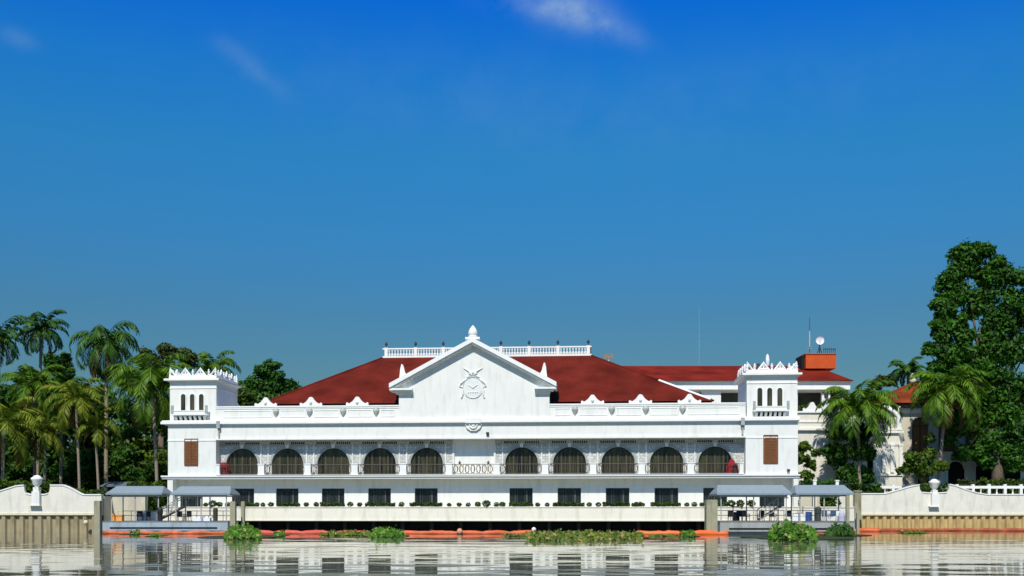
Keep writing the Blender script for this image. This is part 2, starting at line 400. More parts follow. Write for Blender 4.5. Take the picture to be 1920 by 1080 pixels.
# lower wall with windows
lowc = [455.5, 538.5, 624.5, 711.5, 799, 977, 1067.5, 1158, 1249.5, 1341]
arcc = [454, 539, 625, 712, 800, 978, 1068, 1159, 1250, 1341]
holes = []
for c in lowc:
    s = Sx(c, TW); holes.append((s-1.3, s+1.3, 2.9, 4.87))
holes.append((Sx(338,TW), Sx(380,TW), 2.5, 4.3)); holes.append((Sx(1424,TW), Sx(1471,TW), 2.3, 4.75))
b = MB(); wall_holes(b, Sx(316,TW), Sx(1494,TW), 1.9, zLed0, holes, TW, .3); P(b, 'lower_wall', m_white)
def bars(mb, a, bb, z0, z1, t, n, w_=.07, rails=()):
    for i in range(n+1):
        x = a + (bb-a)*i/n
        mb.box(x-w_/2, x+w_/2, t-.06, t-.005, z0, z1)
    for z in rails: mb.box(a, bb, t-.07, t-.004, z-w_/2, z+w_/2)
for k, (a, bb, c, e) in enumerate(sorted(holes)):
    p_ = MB(); p_.box(a+.001, bb-.001, TW+.22, TW+.29, c+.001, e-.001); wd = P(p_, 'lower_window', m_pane2)
    f = MB(); bars(f, a+.06, bb-.06, c+.01, e-.01, TW+.22, 3, .09, (c+.07, e-.07))
    for x_ in (a+.55, bb-.75): f.box(x_, x_+.16, TW+.17, TW+.215, c+.1, e-.25); f.build('window_frame', m_mull2, wd)
    f = MB(); f.box(a-.1, bb+.1, TW-.07, TW+.02, c-.13, c-.003); f.build('window_sill', m_trim, wd)
# shutters that stand lighter inside some lower windows
# pier ends of the lower storey
for pa, pb in ((314,324),(1488,1496)):
    b = MB(); b.box(Sx(pa), Sx(pb), 0, TW-.002, 1.9, zLed0); P(b, 'corner_pier')
# balcony slab
b = MB()
b.box(Sx(304), Sx(1499), -.10, TW+.4, zLed0+.0, zLed0+.22)
b.box(Sx(303), Sx(1500), -.24, TW+.39, zLed0+.22, zLed1-.03)
b.box(Sx(410), Sx(1393), -.30, TW+.38, zLed1-.03, zLed1+.03)
slab = P(b, 'balcony_slab', m_trim)
# arcade wall
ah = []
rA, zSp, zAb = 1.83, 7.62, zLed1+.03
b = MB(); s0 = Sx(404,TW); s1 = Sx(1400,TW); t = TW; cur = s0; ztop = zSof+.05
cb0, cb1 = Sx(850,TW), Sx(928,TW)
pts_c = [Sx(c, TW) for c in arcc]
def arc_pts(c, r, z, n=20, zb=None): return [(c - r*cos(pi*i/n), z + r*sin(pi*i/n)) for i in range(n+1)]
for c in pts_c:
    if cur < cb0 < c:
        b.quad((cur,t,zAb),(cb0,t,zAb),(cb0,t,ztop),(cur,t,ztop)); cur = cb1; P(b, 'arcade_wall', m_latt); b = MB()
    a, bb = c-rA, c+rA
    b.quad((cur,t,zAb),(a,t,zAb),(a,t,ztop),(cur,t,ztop))
    ap = arc_pts(c, rA, zSp)
    full = [(a, zAb)] + ap + [(bb, zAb)]
    for (x0,z0),(x1,z1) in zip(ap[:-1], ap[1:]): b.quad((x0,t,z0),(x1,t,z1),(x1,t,ztop),(x0,t,ztop))
    for (x0,z0),(x1,z1) in zip(full[:-1], full[1:]): b.quad((x0,t,z0),(x0,t+.35,z0),(x1,t+.35,z1),(x1,t,z1))
    cur = bb
b.quad((cur,t,zAb),(s1,t,zAb),(s1,t,ztop),(cur,t,ztop))
P(b, 'arcade_wall', m_latt)
b = MB(); b.box(cb0-.01, cb1+.01, TW+.22, TW+.44, zAb, ztop); b.box(cb0-.02, cb0+.12, TW-.08, TW+.3, zAb, ztop); b.box(cb1-.12, cb1+.02, TW-.08, TW+.3, zAb, ztop); P(b, 'centre_wall', m_white)
for k, c in enumerate(pts_c):
    ap = arc_pts(c, rA-.005, zSp)
    p_ = MB(); p_.prism([(c-rA+.005, zAb), (c+rA-.005, zAb)] + ap[::-1], TW+.26, TW+.33); wd = P(p_, 'arched_window', m_pane)
    f = MB()
    for i in range(9):
        x = c - rA + 2*rA*i/8; dz = sqrt(max(0, rA**2-(x-c)**2)) if 0 < i < 8 else 0
        if i in (0, 8): x += .06*(1 if i == 0 else -1)
        w_ = .15 if i in (2,4,6) else .04
        f.box(x-w_/2, x+w_/2, TW+.18, TW+.258, zAb, min(zSp+dz, zSp+1.25 if i in (2,4,6) else zSp+.9)-.02)
    f.build('mullions', m_mull, wd)
    f = MB(); ao = arc_pts(c, rA+.26, zSp); ai = arc_pts(c, rA+.02, zSp)
    for i in range(20):
        (x0,z0),(x1,z1) = ai[i], ai[i+1]; (X0,Z0),(X1,Z1) = ao[i], ao[i+1]
        f.quad((x0,TW-.07,z0),(x1,TW-.07,z1),(X1,TW-.07,Z1),(X0,TW-.07,Z0))
        f.quad((X0,TW-.07,Z0),(X1,TW-.07,Z1),(X1,TW,Z1),(X0,TW,Z0)); f.quad((x1,TW-.07,z1),(x0,TW-.07,z0),(x0,TW,z0),(x1,TW,z1))
    f.build('archivolt', m_grey, wd)
    f = MB(); f.prism([(c-.14, zSp+rA-.02),(c+.14, zSp+rA-.02),(c+.22, zSp+rA+.42),(c-.22, zSp+rA+.42)], TW-.16, TW-.005); f.build('keystone', m_trim, wd)
# pilasters and frieze vents of the arcade
mids = []
allc = pts_c
for i in range(len(allc)-1):
    if i == 4: continue
    mids.append((allc[i]+allc[i+1])/2)
for x in mids + [cb0-.45, cb1+.45]:
    for dx in (-.42, .42):
        b = MB(); b.box(x+dx-.07, x+dx+.07, TW-.10, TW-.002, zAb, ztop-.55); b.box(x+dx-.11, x+dx+.11, TW-.13, TW-.001, ztop-.95, ztop-.80); P(b, 'pilaster', mat('pilaster_white', (.72,.73,.70), .7) if 'pilaster_white' not in bpy.data.materials else bpy.data.materials['pilaster_white'])
rng = random.Random(3)
for c in pts_c:
    for sgn in (-1, 1):
        b = MB()
        for j in range(7):
            x = c + sgn*(.45 + j*.24); b.box(x-.075, x+.075, TW-.012, TW-.003, ztop-.48, ztop-.24)
        P(b, 'frieze_vent', m_dark)
b = MB(); b.box(s0, cb0, TW-.09, TW-.001, ztop-.66, ztop-.56); b.box(cb1, s1, TW-.09, TW-.001, ztop-.66, ztop-.56)
P(b, 'frieze_moulding', m_grey)
# balcony posts and railings
posts = [Sx(409)] + [Sx(490), Sx(577), Sx(665), Sx(756), Sx(842), Sx(931), Sx(1022), Sx(1112), Sx(1203), Sx(1295), Sx(1390)]
for i, x in enumerate(posts):
    w_ = .36 if 0 < i < len(posts)-1 else .2
    b = MB(); b.box(x-w_, x+w_, -.12, .32, zLed1+.03, zLed1+1.16); b.box(x-w_-.06, x+w_+.06, -.17, .37, zLed1+1.16, zLed1+1.27); b.box(x-w_-.04, x+w_+.04, -.15, .35, zLed1+.031, zLed1+.14)
    P(b, 'balcony_post', m_trim)
def railing(a, bb, m, ovals=False):
    mb = MB(); z0 = zLed1+.12; z1 = zLed1+1.15; t = .05
    mb.tube([(a,t,z1),(bb,t,z1)], .045, 6); mb.tube([(a,t,z0),(bb,t,z0)], .04, 6)
    n = max(6, int((bb-a)/.30))
    for i in range(n+1):
        x = a + (bb-a)*i/n
        mb.tube([(x,t,z0),(x,t-.12,z0+.32),(x,t-.02,z1-.25),(x,t,z1)], .028, 5, False)
    def ring(cx, cz, rx, rz, r):
        mb.tube([(cx+rx*cos(2*pi*k/14), t, cz+rz*sin(2*pi*k/14)) for k in range(15)], r, 5, False)
    if ovals:
        k = 7
        for i in range(k): ring(a + (bb-a)*(i+.5)/k, (z0+z1)/2, .22, .42, .05)
        for dx in (.8, 4.0): mb.lathe(a+dx, t, [(.05,0),(.12,.1),(.16,.22),(.08,.3),(.02,.42)], 8, z1)
    else:
        for x in (a+.3, bb-.3): ring(x, (z0+z1)/2, .26, .42, .04)
    return P(mb, 'railing', m)
for i in range(len(posts)-1):
    railing(posts[i]+.38, posts[i+1]-.38, m_bronze if i == 5 else m_iron, i == 5)
# fascia beam, cornice
b = MB()
fs0, fs1 = sL1-.02, sR0+.02
b.box(fs0, fs1, .02, TW+.44, zSof, zCor0)
b.box(fs0, fs1, -.10, .019, zSof+.001, zSof+.14); b.box(fs0, fs1, -.045, .018, zSof+.14, zSof+.30)
P(b, 'fascia_beam')
b = MB()
b.box(fs0, fs1, -.12, TW+.43, zCor0, zCor0+.12); b.box(fs0, fs1, -.34, TW+.42, zCor0+.12, zCor0+.36); b.box(fs0, fs1, -.26, TW+.41, zCor0+.36, zCor1+.02)
b.box(fs0, fs1, -.06, 0.02, zCor1+.02, zCor1+.20)
P(b, 'cornice', m_trim)
# parapet
b = MB(); b.box(fs0, fs1, .12, .55, zCor1+.02, zPar-.16); P(b, 'parapet')
b = MB(); b.box(fs0, fs1, .02, .62, zPar-.16, zPar); b.box(fs0, fs1, .07, .59, zPar-.34, zPar-.22); P(b, 'parapet_cap', m_trim)
orn_px = [517, 580, 643, 705, 1078, 1147, 1211, 1280]
edges = [410, 517, 580, 643, 705, 748]; edges2 = [1031, 1078, 1147, 1211, 1280, 1394]
for ed in (edges, edges2):
    b = MB()
    for a, c in zip(ed[:-1], ed[1:]):
        a, c = Sx(a)+.5, Sx(c)-.5
        if c-a < 1: continue
        z0, z1 = zCor1+.35, zPar-.5
        for (x0,x1,y0,y1) in ((a,c,z0,z0+.06),(a,c,z1-.06,z1),(a,a+.06,z0+.06,z1-.06),(c-.06,c,z0+.06,z1-.06)): b.box(x0,x1,.075,.121,y0,y1)
    P(b, 'parapet_panel_moulding', m_trim)
for px in orn_px:
    b = MB(); b.lathe(Sx(px), .10, [(.04,0),(.10,.12),(.24,.35),(.36,.62),(.38,.78),(.22,.86),(.30,.95),(.20,1.02)], 10, zPar-1.28); P(b, 'parapet_urn', m_lgrey, smooth=True)
def crest_poly(c, z, w=1.15, h=1.0):
    hp = [(1.0,0),(1.02,.30),(.90,.42),(.82,.30),(.70,.28),(.45,.52),(.28,.80),(.20,.98),(.10,1.12)]
    return [(c-w*x, z+h*y) for x,y in hp][0:0] + [(c+w*x, z+h*y) for x,y in hp] + [(c-w*x, z+h*y) for x,y in hp[::-1]]
for px in (497, 582, 669, 1111, 1201, 1293):
    b = MB(); b.prism(crest_poly(Sx(px), zPar-.01, 1.25, .88), .15, .42)
    b.lathe(Sx(px), .1, [(.05,0),(.16,.05),(.18,.2),(.08,.3)], 8, zPar+.2)
    P(b, 'parapet_crest', m_trim)
# downpipe heads at the tower joints
for px in (411, 1392):
    b = MB(); b.box(Sx(px)-.2, Sx(px)+.2, -.42, .05, zCor0-.35, zCor0+.45); b.box(Sx(px)-.09, Sx(px)+.09, -.2, .018, zSof+.3, zCor0-.35); P(b, 'rainwater_head', m_grey)
# ---- towers
def tower(s0, s1, left):
    a, c = s0, s1; D = 7.4
    zc = zCor1
    zU = 16.95 
    b = MB(); b.box(a, c, 0, D, zLed1-.02, zc-.3)
    b.box(a+.15, c-.02, .18, D-.1, zc-.3, zU); tw = P(b, 'tower')
    T = lambda mb, n, m=m_trim, sm=False: mb.build(n, m, tw, sm)
    b = MB(); b.box(a-.03, c+.03, -.05, D+.05, zSof-.1, zSof+.06); T(b, 'string_course')
    b = MB(); b.box(a-.30, c+.3*0+.12, -.14, D+.2, zc-.48, zc-.36); b.box(a-.72, c+.16, -.40, D+.4, zc-.36, zc-.08); b.box(a-.60, c+.14, -.30, D+.3, zc-.08, zc+.06); T(b, 'tower_cornice')
    # upper string and top cornice
    b = MB(); b.box(a+.10, c+.04, .12, D-.05, zU-.75, zU-.66); T(b, 'upper_moulding')
    b = MB(); b.box(a-.02, c+.14, .02, D+.05, zU, zU+.14); b.box(a-.38, c+.42, -.30, D+.35, zU+.14, zU+.36); T(b, 'top_cornice')
    # crest
    b = MB(); zb = zU+.36
    x0, x1, y0, y1 = a+.08, c+.02, .06, D-.05
    b.box(x0, x1, y0, y0+.2, zb, zb+.38); b.box(x0, x0+.2, y0+.2, y1-.2, zb, zb+.38); b.box(x1-.2, x1, y0+.2, y1-.2, zb, zb+.38); b.box(x0, x1, y1-.2, y1, zb, zb+.38)
    H_ = .74
    def unit(f, p, h):
        z = zb+.36; W2 = h
        def bar(u0, z0, u1, z1, r): b.tube([f(u0, z0), f(u1, z1)], r, 4)
        bar(p-W2*1.15, z, p, z+.98*H_, .12); bar(p+W2*1.15, z, p, z+.98*H_, .12); bar(p, z, p, z+1.0*H_, .08); bar(p-W2*.8, z+.1, p+W2*.8, z+.1, .12)
        q = f(p, z+.92*H_); b.lathe(q[0], q[1], [(.06,0),(.12,.06),(.02,.24)], 6, q[2])
    def spike(f, p):
        q = f(p, zb+.36); b.lathe(q[0], q[1], [(.18,0),(.10,.12),(.14,.30),(.17,.40),(.08,.48),(.12,.58),(.01,.74)], 6, q[2])
    Wd = x1-x0; Dd = y1-y0
    for yy in (y0+.1, y1-.1):
        for k in range(4): unit(lambda u_, z_, yy=yy: (u_, yy, z_), x0+.12+(Wd-.24)*k/3, .50) if 0 < k < 3 else spike(lambda u_, z_, yy=yy: (u_, yy, z_), x0+.12+(Wd-.24)*k/3)
        for k in range(3): spike(lambda u_, z_, yy=yy: (u_, yy, z_), x0+(Wd)*(k+.5)/3)
        for k in (0, 3):
            f = lambda u_, z_, yy=yy: (u_, yy, z_); p_ = x0+.12+(Wd-.24)*k/3; sg = 1 if k == 0 else -1
            b.tube([f(p_, zb+.3), f(p_, zb+1.28)], [.13,.05], 5); b.tube([f(p_+sg*.6, zb+.36), f(p_, zb+1.1)], .11, 4)
    for xx in (x0+.1, x1-.1):
        for k in range(1, 4): unit(lambda u_, z_, xx=xx: (xx, u_, z_), y0+.12+(Dd-.24)*k/4, .5)
        for k in range(4): spike(lambda u_, z_, xx=xx: (xx, u_, z_), y0+Dd*(k+.5)/4)
    T(b, 'crest')
    # shutter of the main storey
    if left: wx0, wx1, wz0, wz1 = Sx(347), Sx(370.5), Zp(872,358), Zp(824,358)
    else:    wx0, wx1, wz0, wz1 = Sx(1432.5), Sx(1457.5), Zp(868,1445), Zp(817,1445)
    b = MB(); b.box(wx0, wx1, -.03, .02, wz0, wz1); sh = T(b, 'shutter', m_shut)
    f = MB()
    for (p0,p1,q0,q1) in ((wx0-.06,wx1+.06,wz1-.01,wz1+.09),(wx0-.06,wx1+.06,wz0-.09,wz0+.01),(wx0-.08,wx0,wz0+.01,wz1-.01),(wx1,wx1+.08,wz0+.01,wz1-.01),((wx0+wx1)/2-.035,(wx0+wx1)/2+.035,wz0+.01,wz1-.01)): f.box(p0,p1,-.075,.015,q0,q1)
    n = 16
    for i in range(n):
        z = wz0+.1+(wz1-wz0-.2)*i/n; f.box(wx0+.08, (wx0+wx1)/2-.06, -.055, -.031, z, z+.07); f.box((wx0+wx1)/2+.06, wx1-.08, -.055, -.031, z, z+.07)
    f.build('shutter_slats', mat('dark_brown_wood', (.13,.05,.02), .6, .2, 2) if 'dark_brown_wood' not in bpy.data.materials else bpy.data.materials['dark_brown_wood'], None).parent = tw
    # lancets
    cs = (344, 361, 378) if left else (1424.5, 1443, 1462)
    py0, py1 = (770, 738.5) if left else (761.5, 727)
    for cpx in cs:
        cx = Sx(cpx, .2); hw = .27; z0 = Zp(py0, cpx); z1 = Zp(py1, cpx)
        ap = arc_pts(cx, hw, z1-hw, 8)
        b = MB(); b.prism([(cx-hw, z0),(cx+hw, z0)] + ap[::-1], .172, .20); lw = T(b, 'lancet_window', glass_mat('lancet_glass', (.02,.02,.012), (.09,.08,.05)) if 'lancet_glass' not in bpy.data.materials else bpy.data.materials['lancet_glass'])
        f = MB(); ao = arc_pts(cx, hw+.13, z1-hw, 8); 
        outl = [(cx-hw-.13, z0)] + ao + [(cx+hw+.13, z0)]; inl = [(cx-hw, z0)] + ap + [(cx+hw, z0)]
        for i in range(len(outl)-1):
            f.quad((*inl[i][:1], .10, inl[i][1]), (inl[i+1][0], .10, inl[i+1][1]), (outl[i+1][0], .10, outl[i+1][1]), (outl[i][0], .10, outl[i][1]))
            f.quad((outl[i][0], .10, outl[i][1]), (outl[i+1][0], .10, outl[i+1][1]), (outl[i+1][0], .179, outl[i+1][1]), (outl[i][0], .179, outl[i][1]))
            f.quad((inl[i+1][0], .10, inl[i+1][1]), (inl[i][0], .10, inl[i][1]), (inl[i][0], .179, inl[i][1]), (inl[i+1][0], .179, inl[i+1][1]))
        T(f, 'lancet_surround')
    # little balcony
    bx0, bx1 = (Sx(324), Sx(391)) if left else (Sx(1411), Sx(1478))
    zb0, zb1 = zc+.62, zc+.62+.56
    b = MB(); b.box(bx0, bx1, -.52, .18, zb0, zb0+.16); b.box(bx0+.05, bx1-.05, -.46, -.36, zb0+.16, zb1-.1); b.box(bx0, bx1, -.50, -.32, zb1-.1, zb1)
    T(b, 'small_balcony')
    b = MB()
    for x in (bx0+.05, bx1-.17): b.box(x-.06, x+.22, -.54, -.40, zb0+.17, zb1+.55)
    T(b, 'balcony_side_grille', m_grey)
    b = MB(); b.box(bx0+.3, bx1-.3, .10, .178, zc+.08, zb0); T(b, 'bracket_gap_shadow', m_dark)  # dark board painting the shadows between the brackets
    for i in range(7):
        x = bx0+.42 + (bx1-bx0-.84)*i/6
        b = MB(); b.prism_x([(-.42, zb0),(-.42, zb0-.12),(.05, zc+.10),(.10, zc+.10),(.10, zb0)], x-.13, x+.13); T(b, 'balcony_bracket')
    return tw
tower(sL0, sL1, True); tower(sR0, sR1, False)
# ---- gable
ga, gb = Sx(748), Sx(1030); gc = (ga+gb)/2 - .08
gz0 = zCor1+.02
zeave = Zp(726, 887); zap = Zp(635, 887)-.42
def gable():
    sl = (zap-zeave)/(gc - Sx(733))
    oL, oR = gc - (gc-Sx(732)), gc + (gc-Sx(732))
    b = MB(); inner = zeave + .1
    b.prism([(ga, gz0), (gb, gz0), (gb, zeave+(Sx(732)*0)+sl*(oR-gb)), (gc, zap-.1), (ga, zeave+sl*(ga-oL))], -.02, 1.6)
    gw = P(b, 'gable_wall', m_white)
    def G(mb, n, m=m_trim, sm=False): return mb.build(n, m, gw, sm)
    # raking cornice in three steps
    b = MB()
    for (top, thick, t0) in ((.42, .50, -.86), (-.08, .20, -.70), (-.28, .14, -.40)):
        for sg in (-1, 1):
            xo = gc + sg*(gc-oL); 
            poly = [(xo, zeave+top-thick), (xo, zeave+top), (gc, zap+top), (gc, zap+top-thick)]
            if sg == 1: poly = poly[::-1]
            n4 = 4; ys = (t0, 1.9)
            vs = [(x, ys[0], z) for x,z in poly] + [(x, ys[1], z) for x,z in poly]
            b.add(vs, [(3,2,1,0),(4,5,6,7)] + [(i, (i+1)%4, (i+1)%4+4, i+4) for i in range(4)])
    G(b, 'raking_cornice')
    # eave returns
    for sg in (-1, 1):
        x0 = gc + sg*(gc-oL) + sg*.0; x1 = (ga if sg < 0 else gb) - sg*1.6
        b = MB(); b.box(x0, x1, -.72, .5, zeave-.32, zeave-.10); b.box(x0-sg*.35, x1+sg*0, -.55, .5, zeave-.52, zeave-.32); b.box(x0-sg*.7, x1-sg*.0+sg*.1, -.25, -.021, zeave-.78, zeave-.52)
        G(b, 'eave_return')
        xa = (Sx(756) if sg < 0 else 2*gc-Sx(756)); zt = zeave+.4+sl*abs(xa-x0)
        b = MB(); pts = [(-.62,-.5),(.5,-.2),(.52,.35),(.25,.75),(.12,1.3),(-.05,1.75),(-.25,1.8),(-.42,1.2),(-.5,.5)]
        pts = [(xa + (-sg)*x*0.68, zt+z*.80) for x,z in pts]
        if sg > 0: pts = pts[::-1]
        b.prism(pts if sg < 0 else pts, -.25, .25); G(b, 'acroterion')
    b = MB(); b.box(gc-.8, gc+.8, -.6, .4, zap+.28, zap+.52)
    b.lathe(gc, -.1, [(.50,0),(.54,.14),(.42,.22),(.50,.4),(.50,.65),(.38,.95),(.18,1.22),(.04,1.38)], 14, zap+.50); G(b, 'finial', m_trim)
    # seal in relief
    b = MB(); cz = Zp(725); tt = -.02
    rel = mat('relief_plaster', (.75,.77,.75), .75, .05, 3)
    def disc(cx, cz_, rx, rz, d, n=24, pt=0):
        b.prism([(cx+rx*cos(2*pi*k/n), cz_+rz*sin(2*pi*k/n)*(1 if sin(2*pi*k/n) > 0 else 1+pt)) for k in range(n)], tt-d, tt+.001)
    disc(gc, cz-.1, .95, 1.0, .05, pt=.18)
    for k in range(24):
        a0 = 2*pi*k/24; b.tube([(gc+1.12*cos(a0), tt-.06, cz-.1+1.18*sin(a0)), (gc+1.12*cos(a0+.27), tt-.06, cz-.1+1.18*sin(a0+.27))], .035, 5)
    for sg in (-1, 1):
        b.tube([(gc+sg*.1,tt-.05,cz+1.25),(gc+sg*.5,tt-.07,cz+1.75),(gc+sg*1.05,tt-.05,cz+2.05)], [.10,.09,.04], 6)
        b.tube([(gc+sg*.9,tt-.05,cz+.75),(gc+sg*1.35,tt-.07,cz+.35),(gc+sg*1.45,tt-.05,cz+.05),(gc+sg*1.15,tt-.05,cz-.1)], [.09,.1,.09,.05], 6)
        b.tube([(gc+sg*1.2,tt-.05,cz-.35),(gc+sg*1.15,tt-.06,cz-.8),(gc+sg*1.28,tt-.05,cz-1.25)], [.08,.13,.09], 6)
        b.tube([(gc+sg*.3,tt-.05,cz+1.2),(gc+sg*.7,tt-.06,cz+1.05)], .07, 5)
        b.lathe(gc+sg*.35, tt-.05, [(.02,0),(.13,.06),(.13,.12),(.02,.2)], 8, cz+1.35)
    b.lathe(gc, tt-.04, [(.05,0),(.16,.12),(.16,.3),(.06,.42)], 8, cz+1.35)
    for i in range(5): b.lathe(gc-.5+i*.25, tt-.07, [(.02,0),(.09,.06),(.02,.14)], 6, cz-.7)
    b.tube([(gc-.5,tt-.06,cz+.2),(gc,tt-.09,cz-.15),(gc+.5,tt-.06,cz+.2)], .06, 5)
    G(b, 'relief_seal', rel)
    # near-black block standing in for the dark gaps beside the gable
    b = MB(); b.box(Sx(743,2.2), Sx(1047,2.2), 2.2, 8, 13.0, zeave-.25); P(b, 'dark_gap_block', m_dark)
    b = MB()
    zt0, zt1 = zeave-.1, zap+.2
    b.add([(oL+.2,1.89,zt0),(gc,1.89,zt1),(oR-.2,1.89,zt0),(oL+.2,10,zt0),(gc,13,zt1),(oR-.2,10,zt0)], [(0,1,4,3),(1,2,5,4),(0,3,5,2)])
    P(b, 'gable_roof', m_roof)
gable()
# small emblem and lamp below the gable
b = MB(); cxx = Sx(888); b.box(cxx-.85, cxx+.85, -.44, -.342, zCor0+.05, zCor1+.12)
b.lathe(0,0,[(.0,0)],3) if False else None
b.prism([(cxx-1.0,zCor0+.1),(cxx-.75,zCor0-.5),(cxx-.3,zCor0-.8),(cxx+.3,zCor0-.8),(cxx+.75,zCor0-.5),(cxx+1.0,zCor0+.1)], -.20, .021)
b.tube([(cxx+.42*cos(2*pi*k/16), -.30+.0, zCor0-.12+.42*sin(2*pi*k/16)) for k in range(17)], .06, 6, False)
b.prism([(cxx+.2*cos(2*pi*k/5+pi/2)*(1 if k%1==0 else .5), zCor0-.12+.2*sin(2*pi*k/5+pi/2)) for k in range(5)], -.30, -.199)
P(b, 'cornice_emblem', m_trim)
b = MB(); x = Sx(914.5); b.box(x-.16, x+.16, -.32, -.046, zSof+.5, zSof+.72); b.tube([(x,-.18,zSof+.5),(x,-.25,zSof+.38)], [.08,.13], 8); P(b, 'fascia_lamp', m_iron)
for px in (1478, ):
    b = MB(); b.box(Sx(px)-.15, Sx(px)+.15, -.25, -.002, zLed1+.25, zLed1+.5); P(b, 'tower_lamp', m_iron)
# ---- main roof
def roof():
    A = [(Sx(486,2), 2.0, 14.55), (Sx(1338,2), 2.0, 14.55), (Sx(1338,2), 30, 14.55), (Sx(486,2), 30, 14.55)]
    zd = Zp(669, 900, 14.5)
    B = [(Sx(717,14.5), 14.5, zd), (Sx(1109,14.5), 14.5, zd), (Sx(1109,14.5), 20, zd), (Sx(717,14.5), 20, zd)]
    # slightly bellcast on the right hip
    b = MB(); b.add(A+B, [(0,1,5,4),(1,2,6,5),(2,3,7,6),(3,0,4,7),(4,5,6,7)])
    rf = P(b, 'roof', m_roof)
    def lerp(p, q, k): return tuple(p[i]+(q[i]-p[i])*k for i in range(3))
    for i, j in ((0,0),(1,1)):
        b = MB(); b.tube([A[i], B[j]], .12, 6); b.build('hip_ridge', m_roof, rf)
    b = MB(); b.tube([lerp(A[1],B[1],.02), lerp(A[1],B[1],.42)], .17, 6); b.build('white_hip_flashing', m_trim, rf)
    # wall coloured near black to paint the shadow line under the eave
    b = MB(); b.box(A[0][0]+.4, A[1][0]-.4, 2.5, 3.2, 12.3, 14.7); P(b, 'eave_shadow_wall', m_dark)
    # deck with balustrade
    x0, x1 = B[0][0], B[1][0]; t0 = 14.55; t1 = 19.9
    rb = MB(); rb.box(x0, x1, t0, t0+.25, zd, zd+.22); rb.box(x0, x1, t0, t0+.25, zd+1.05, zd+1.22)
    rb.box(x0, x1, t1-.25, t1, zd, zd+.22); rb.box(x0, x1, t1-.25, t1, zd+1.05, zd+1.22)
    rb.box(x0, x0+.25, t0+.25, t1-.25, zd, zd+.22); rb.box(x0, x0+.25, t0+.25, t1-.25, zd+1.05, zd+1.22); rb.box(x1-.25, x1, t0+.25, t1-.25, zd, zd+.22); rb.box(x1-.25, x1, t0+.25, t1-.25, zd+1.05, zd+1.22)
    bal = rb.build('roof_balustrade', m_trim, pal)
    px = [724, 779, 831, 885, 939, 992, 1046, 1103]
    xs = [Sx(p_, t0) for p_ in px]
    for x in xs:
        b = MB(); b.box(x-.2, x+.2, t0-.04, t0+.29, zd+.001, zd+1.28); b.build('balustrade_post', m_trim, bal)
        b = MB(); b.lathe(x, t0+.12, [(.05,0),(.05,.22),(.16,.3),(.18,.5),(.10,.62),(.02,.78)], 8, zd+1.28); b.build('deck_lantern', m_iron, bal)
    for x, xn in zip(xs[:-1], xs[1:]):
        b = MB()
        for i in range(9):
            xx = x+.2+(xn-x-.4)*(i+.5)/9; b.lathe(xx, t0+.12, [(.08,.22),(.13,.4),(.06,.6),(.10,.85),(.08,1.05)], 6, zd)
        b.build('balusters', m_trim, bal)
    b = MB(); b.box(x0+.6, x1-.6, 16.2, 18.2, zd, zd+.75); b.build('deck_housing', mat('pale_grey_panel', (.5,.52,.52), .8), bal)
roof()

# ------------------------------------------------------------------ wing behind the palace (right)
YB = 150.0
def Bx(px, Y=YB): return WX(px, Y)
rw = empty('rear_wing', (Bx(1390), YB, 2.05)); tag(rw, 'white upper storey with low dark red roof rising behind the right tower', 'building')
def PW(mb, name, m, root, smooth=False):    # vertices given in world space
    ox, oy, oz = root.location; mb.v = [(x-ox, y-oy, z-oz) for x,y,z in mb.v]
    o = mb.build(name, m, None, smooth); o.parent = root
    return o
zE0, zE1 = WZ(731,YB), WZ(715.5,YB)
b = MB(); b.box(Bx(1150), Bx(1592), YB-.5, YB+22, zE0, zE1); b.box(Bx(1150), Bx(1594), YB-.7, YB+22.2, zE1-.15, zE1+.02); PW(b, 'fascia', m_trim, rw)
b = MB(); e = zE1+.021; yr = YB+10
A = [(Bx(1140),YB-1,e),(Bx(1597),YB-1,e),(Bx(1597),YB+22,e),(Bx(1140),YB+22,e)]
B = [(WX(1165,yr), yr, WZ(686,yr)),(WX(1528,yr), yr, WZ(686,yr))]
b.add(A+B, [(0,1,5,4),(1,2,5),(2,3,4,5),(3,0,4)]); PW(b, 'roof', roof_mat('brighter_red_roof', (.185,.019,.010)), rw)
b = MB()
b.box(Bx(1316), Bx(1352), YB+.1, YB+.5, 3, zE0); b.box(Bx(1541.5), Bx(1557), YB+.1, YB+.6, 3, zE0); b.box(Bx(1480), Bx(1496), YB+.1, YB+.5, 3, zE0); b.box(Bx(1575), Bx(1592), YB+.1, YB+.6, 3, zE0)
b.box(Bx(1160), Bx(1592), YB+.6, YB+21, 2.06, WZ(775,YB)); PW(b, 'pier_wall', m_white, rw)
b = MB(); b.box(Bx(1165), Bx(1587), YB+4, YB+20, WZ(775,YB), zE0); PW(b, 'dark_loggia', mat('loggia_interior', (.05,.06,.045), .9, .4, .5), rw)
b = MB(); b.lathe(Bx(1549.5), YB+.08, [(.02,0),(.30,.1),(.30,.9),(.02,1.2)], 8, WZ(762,YB)+1.2); PW(b, 'lantern', m_iron, rw)
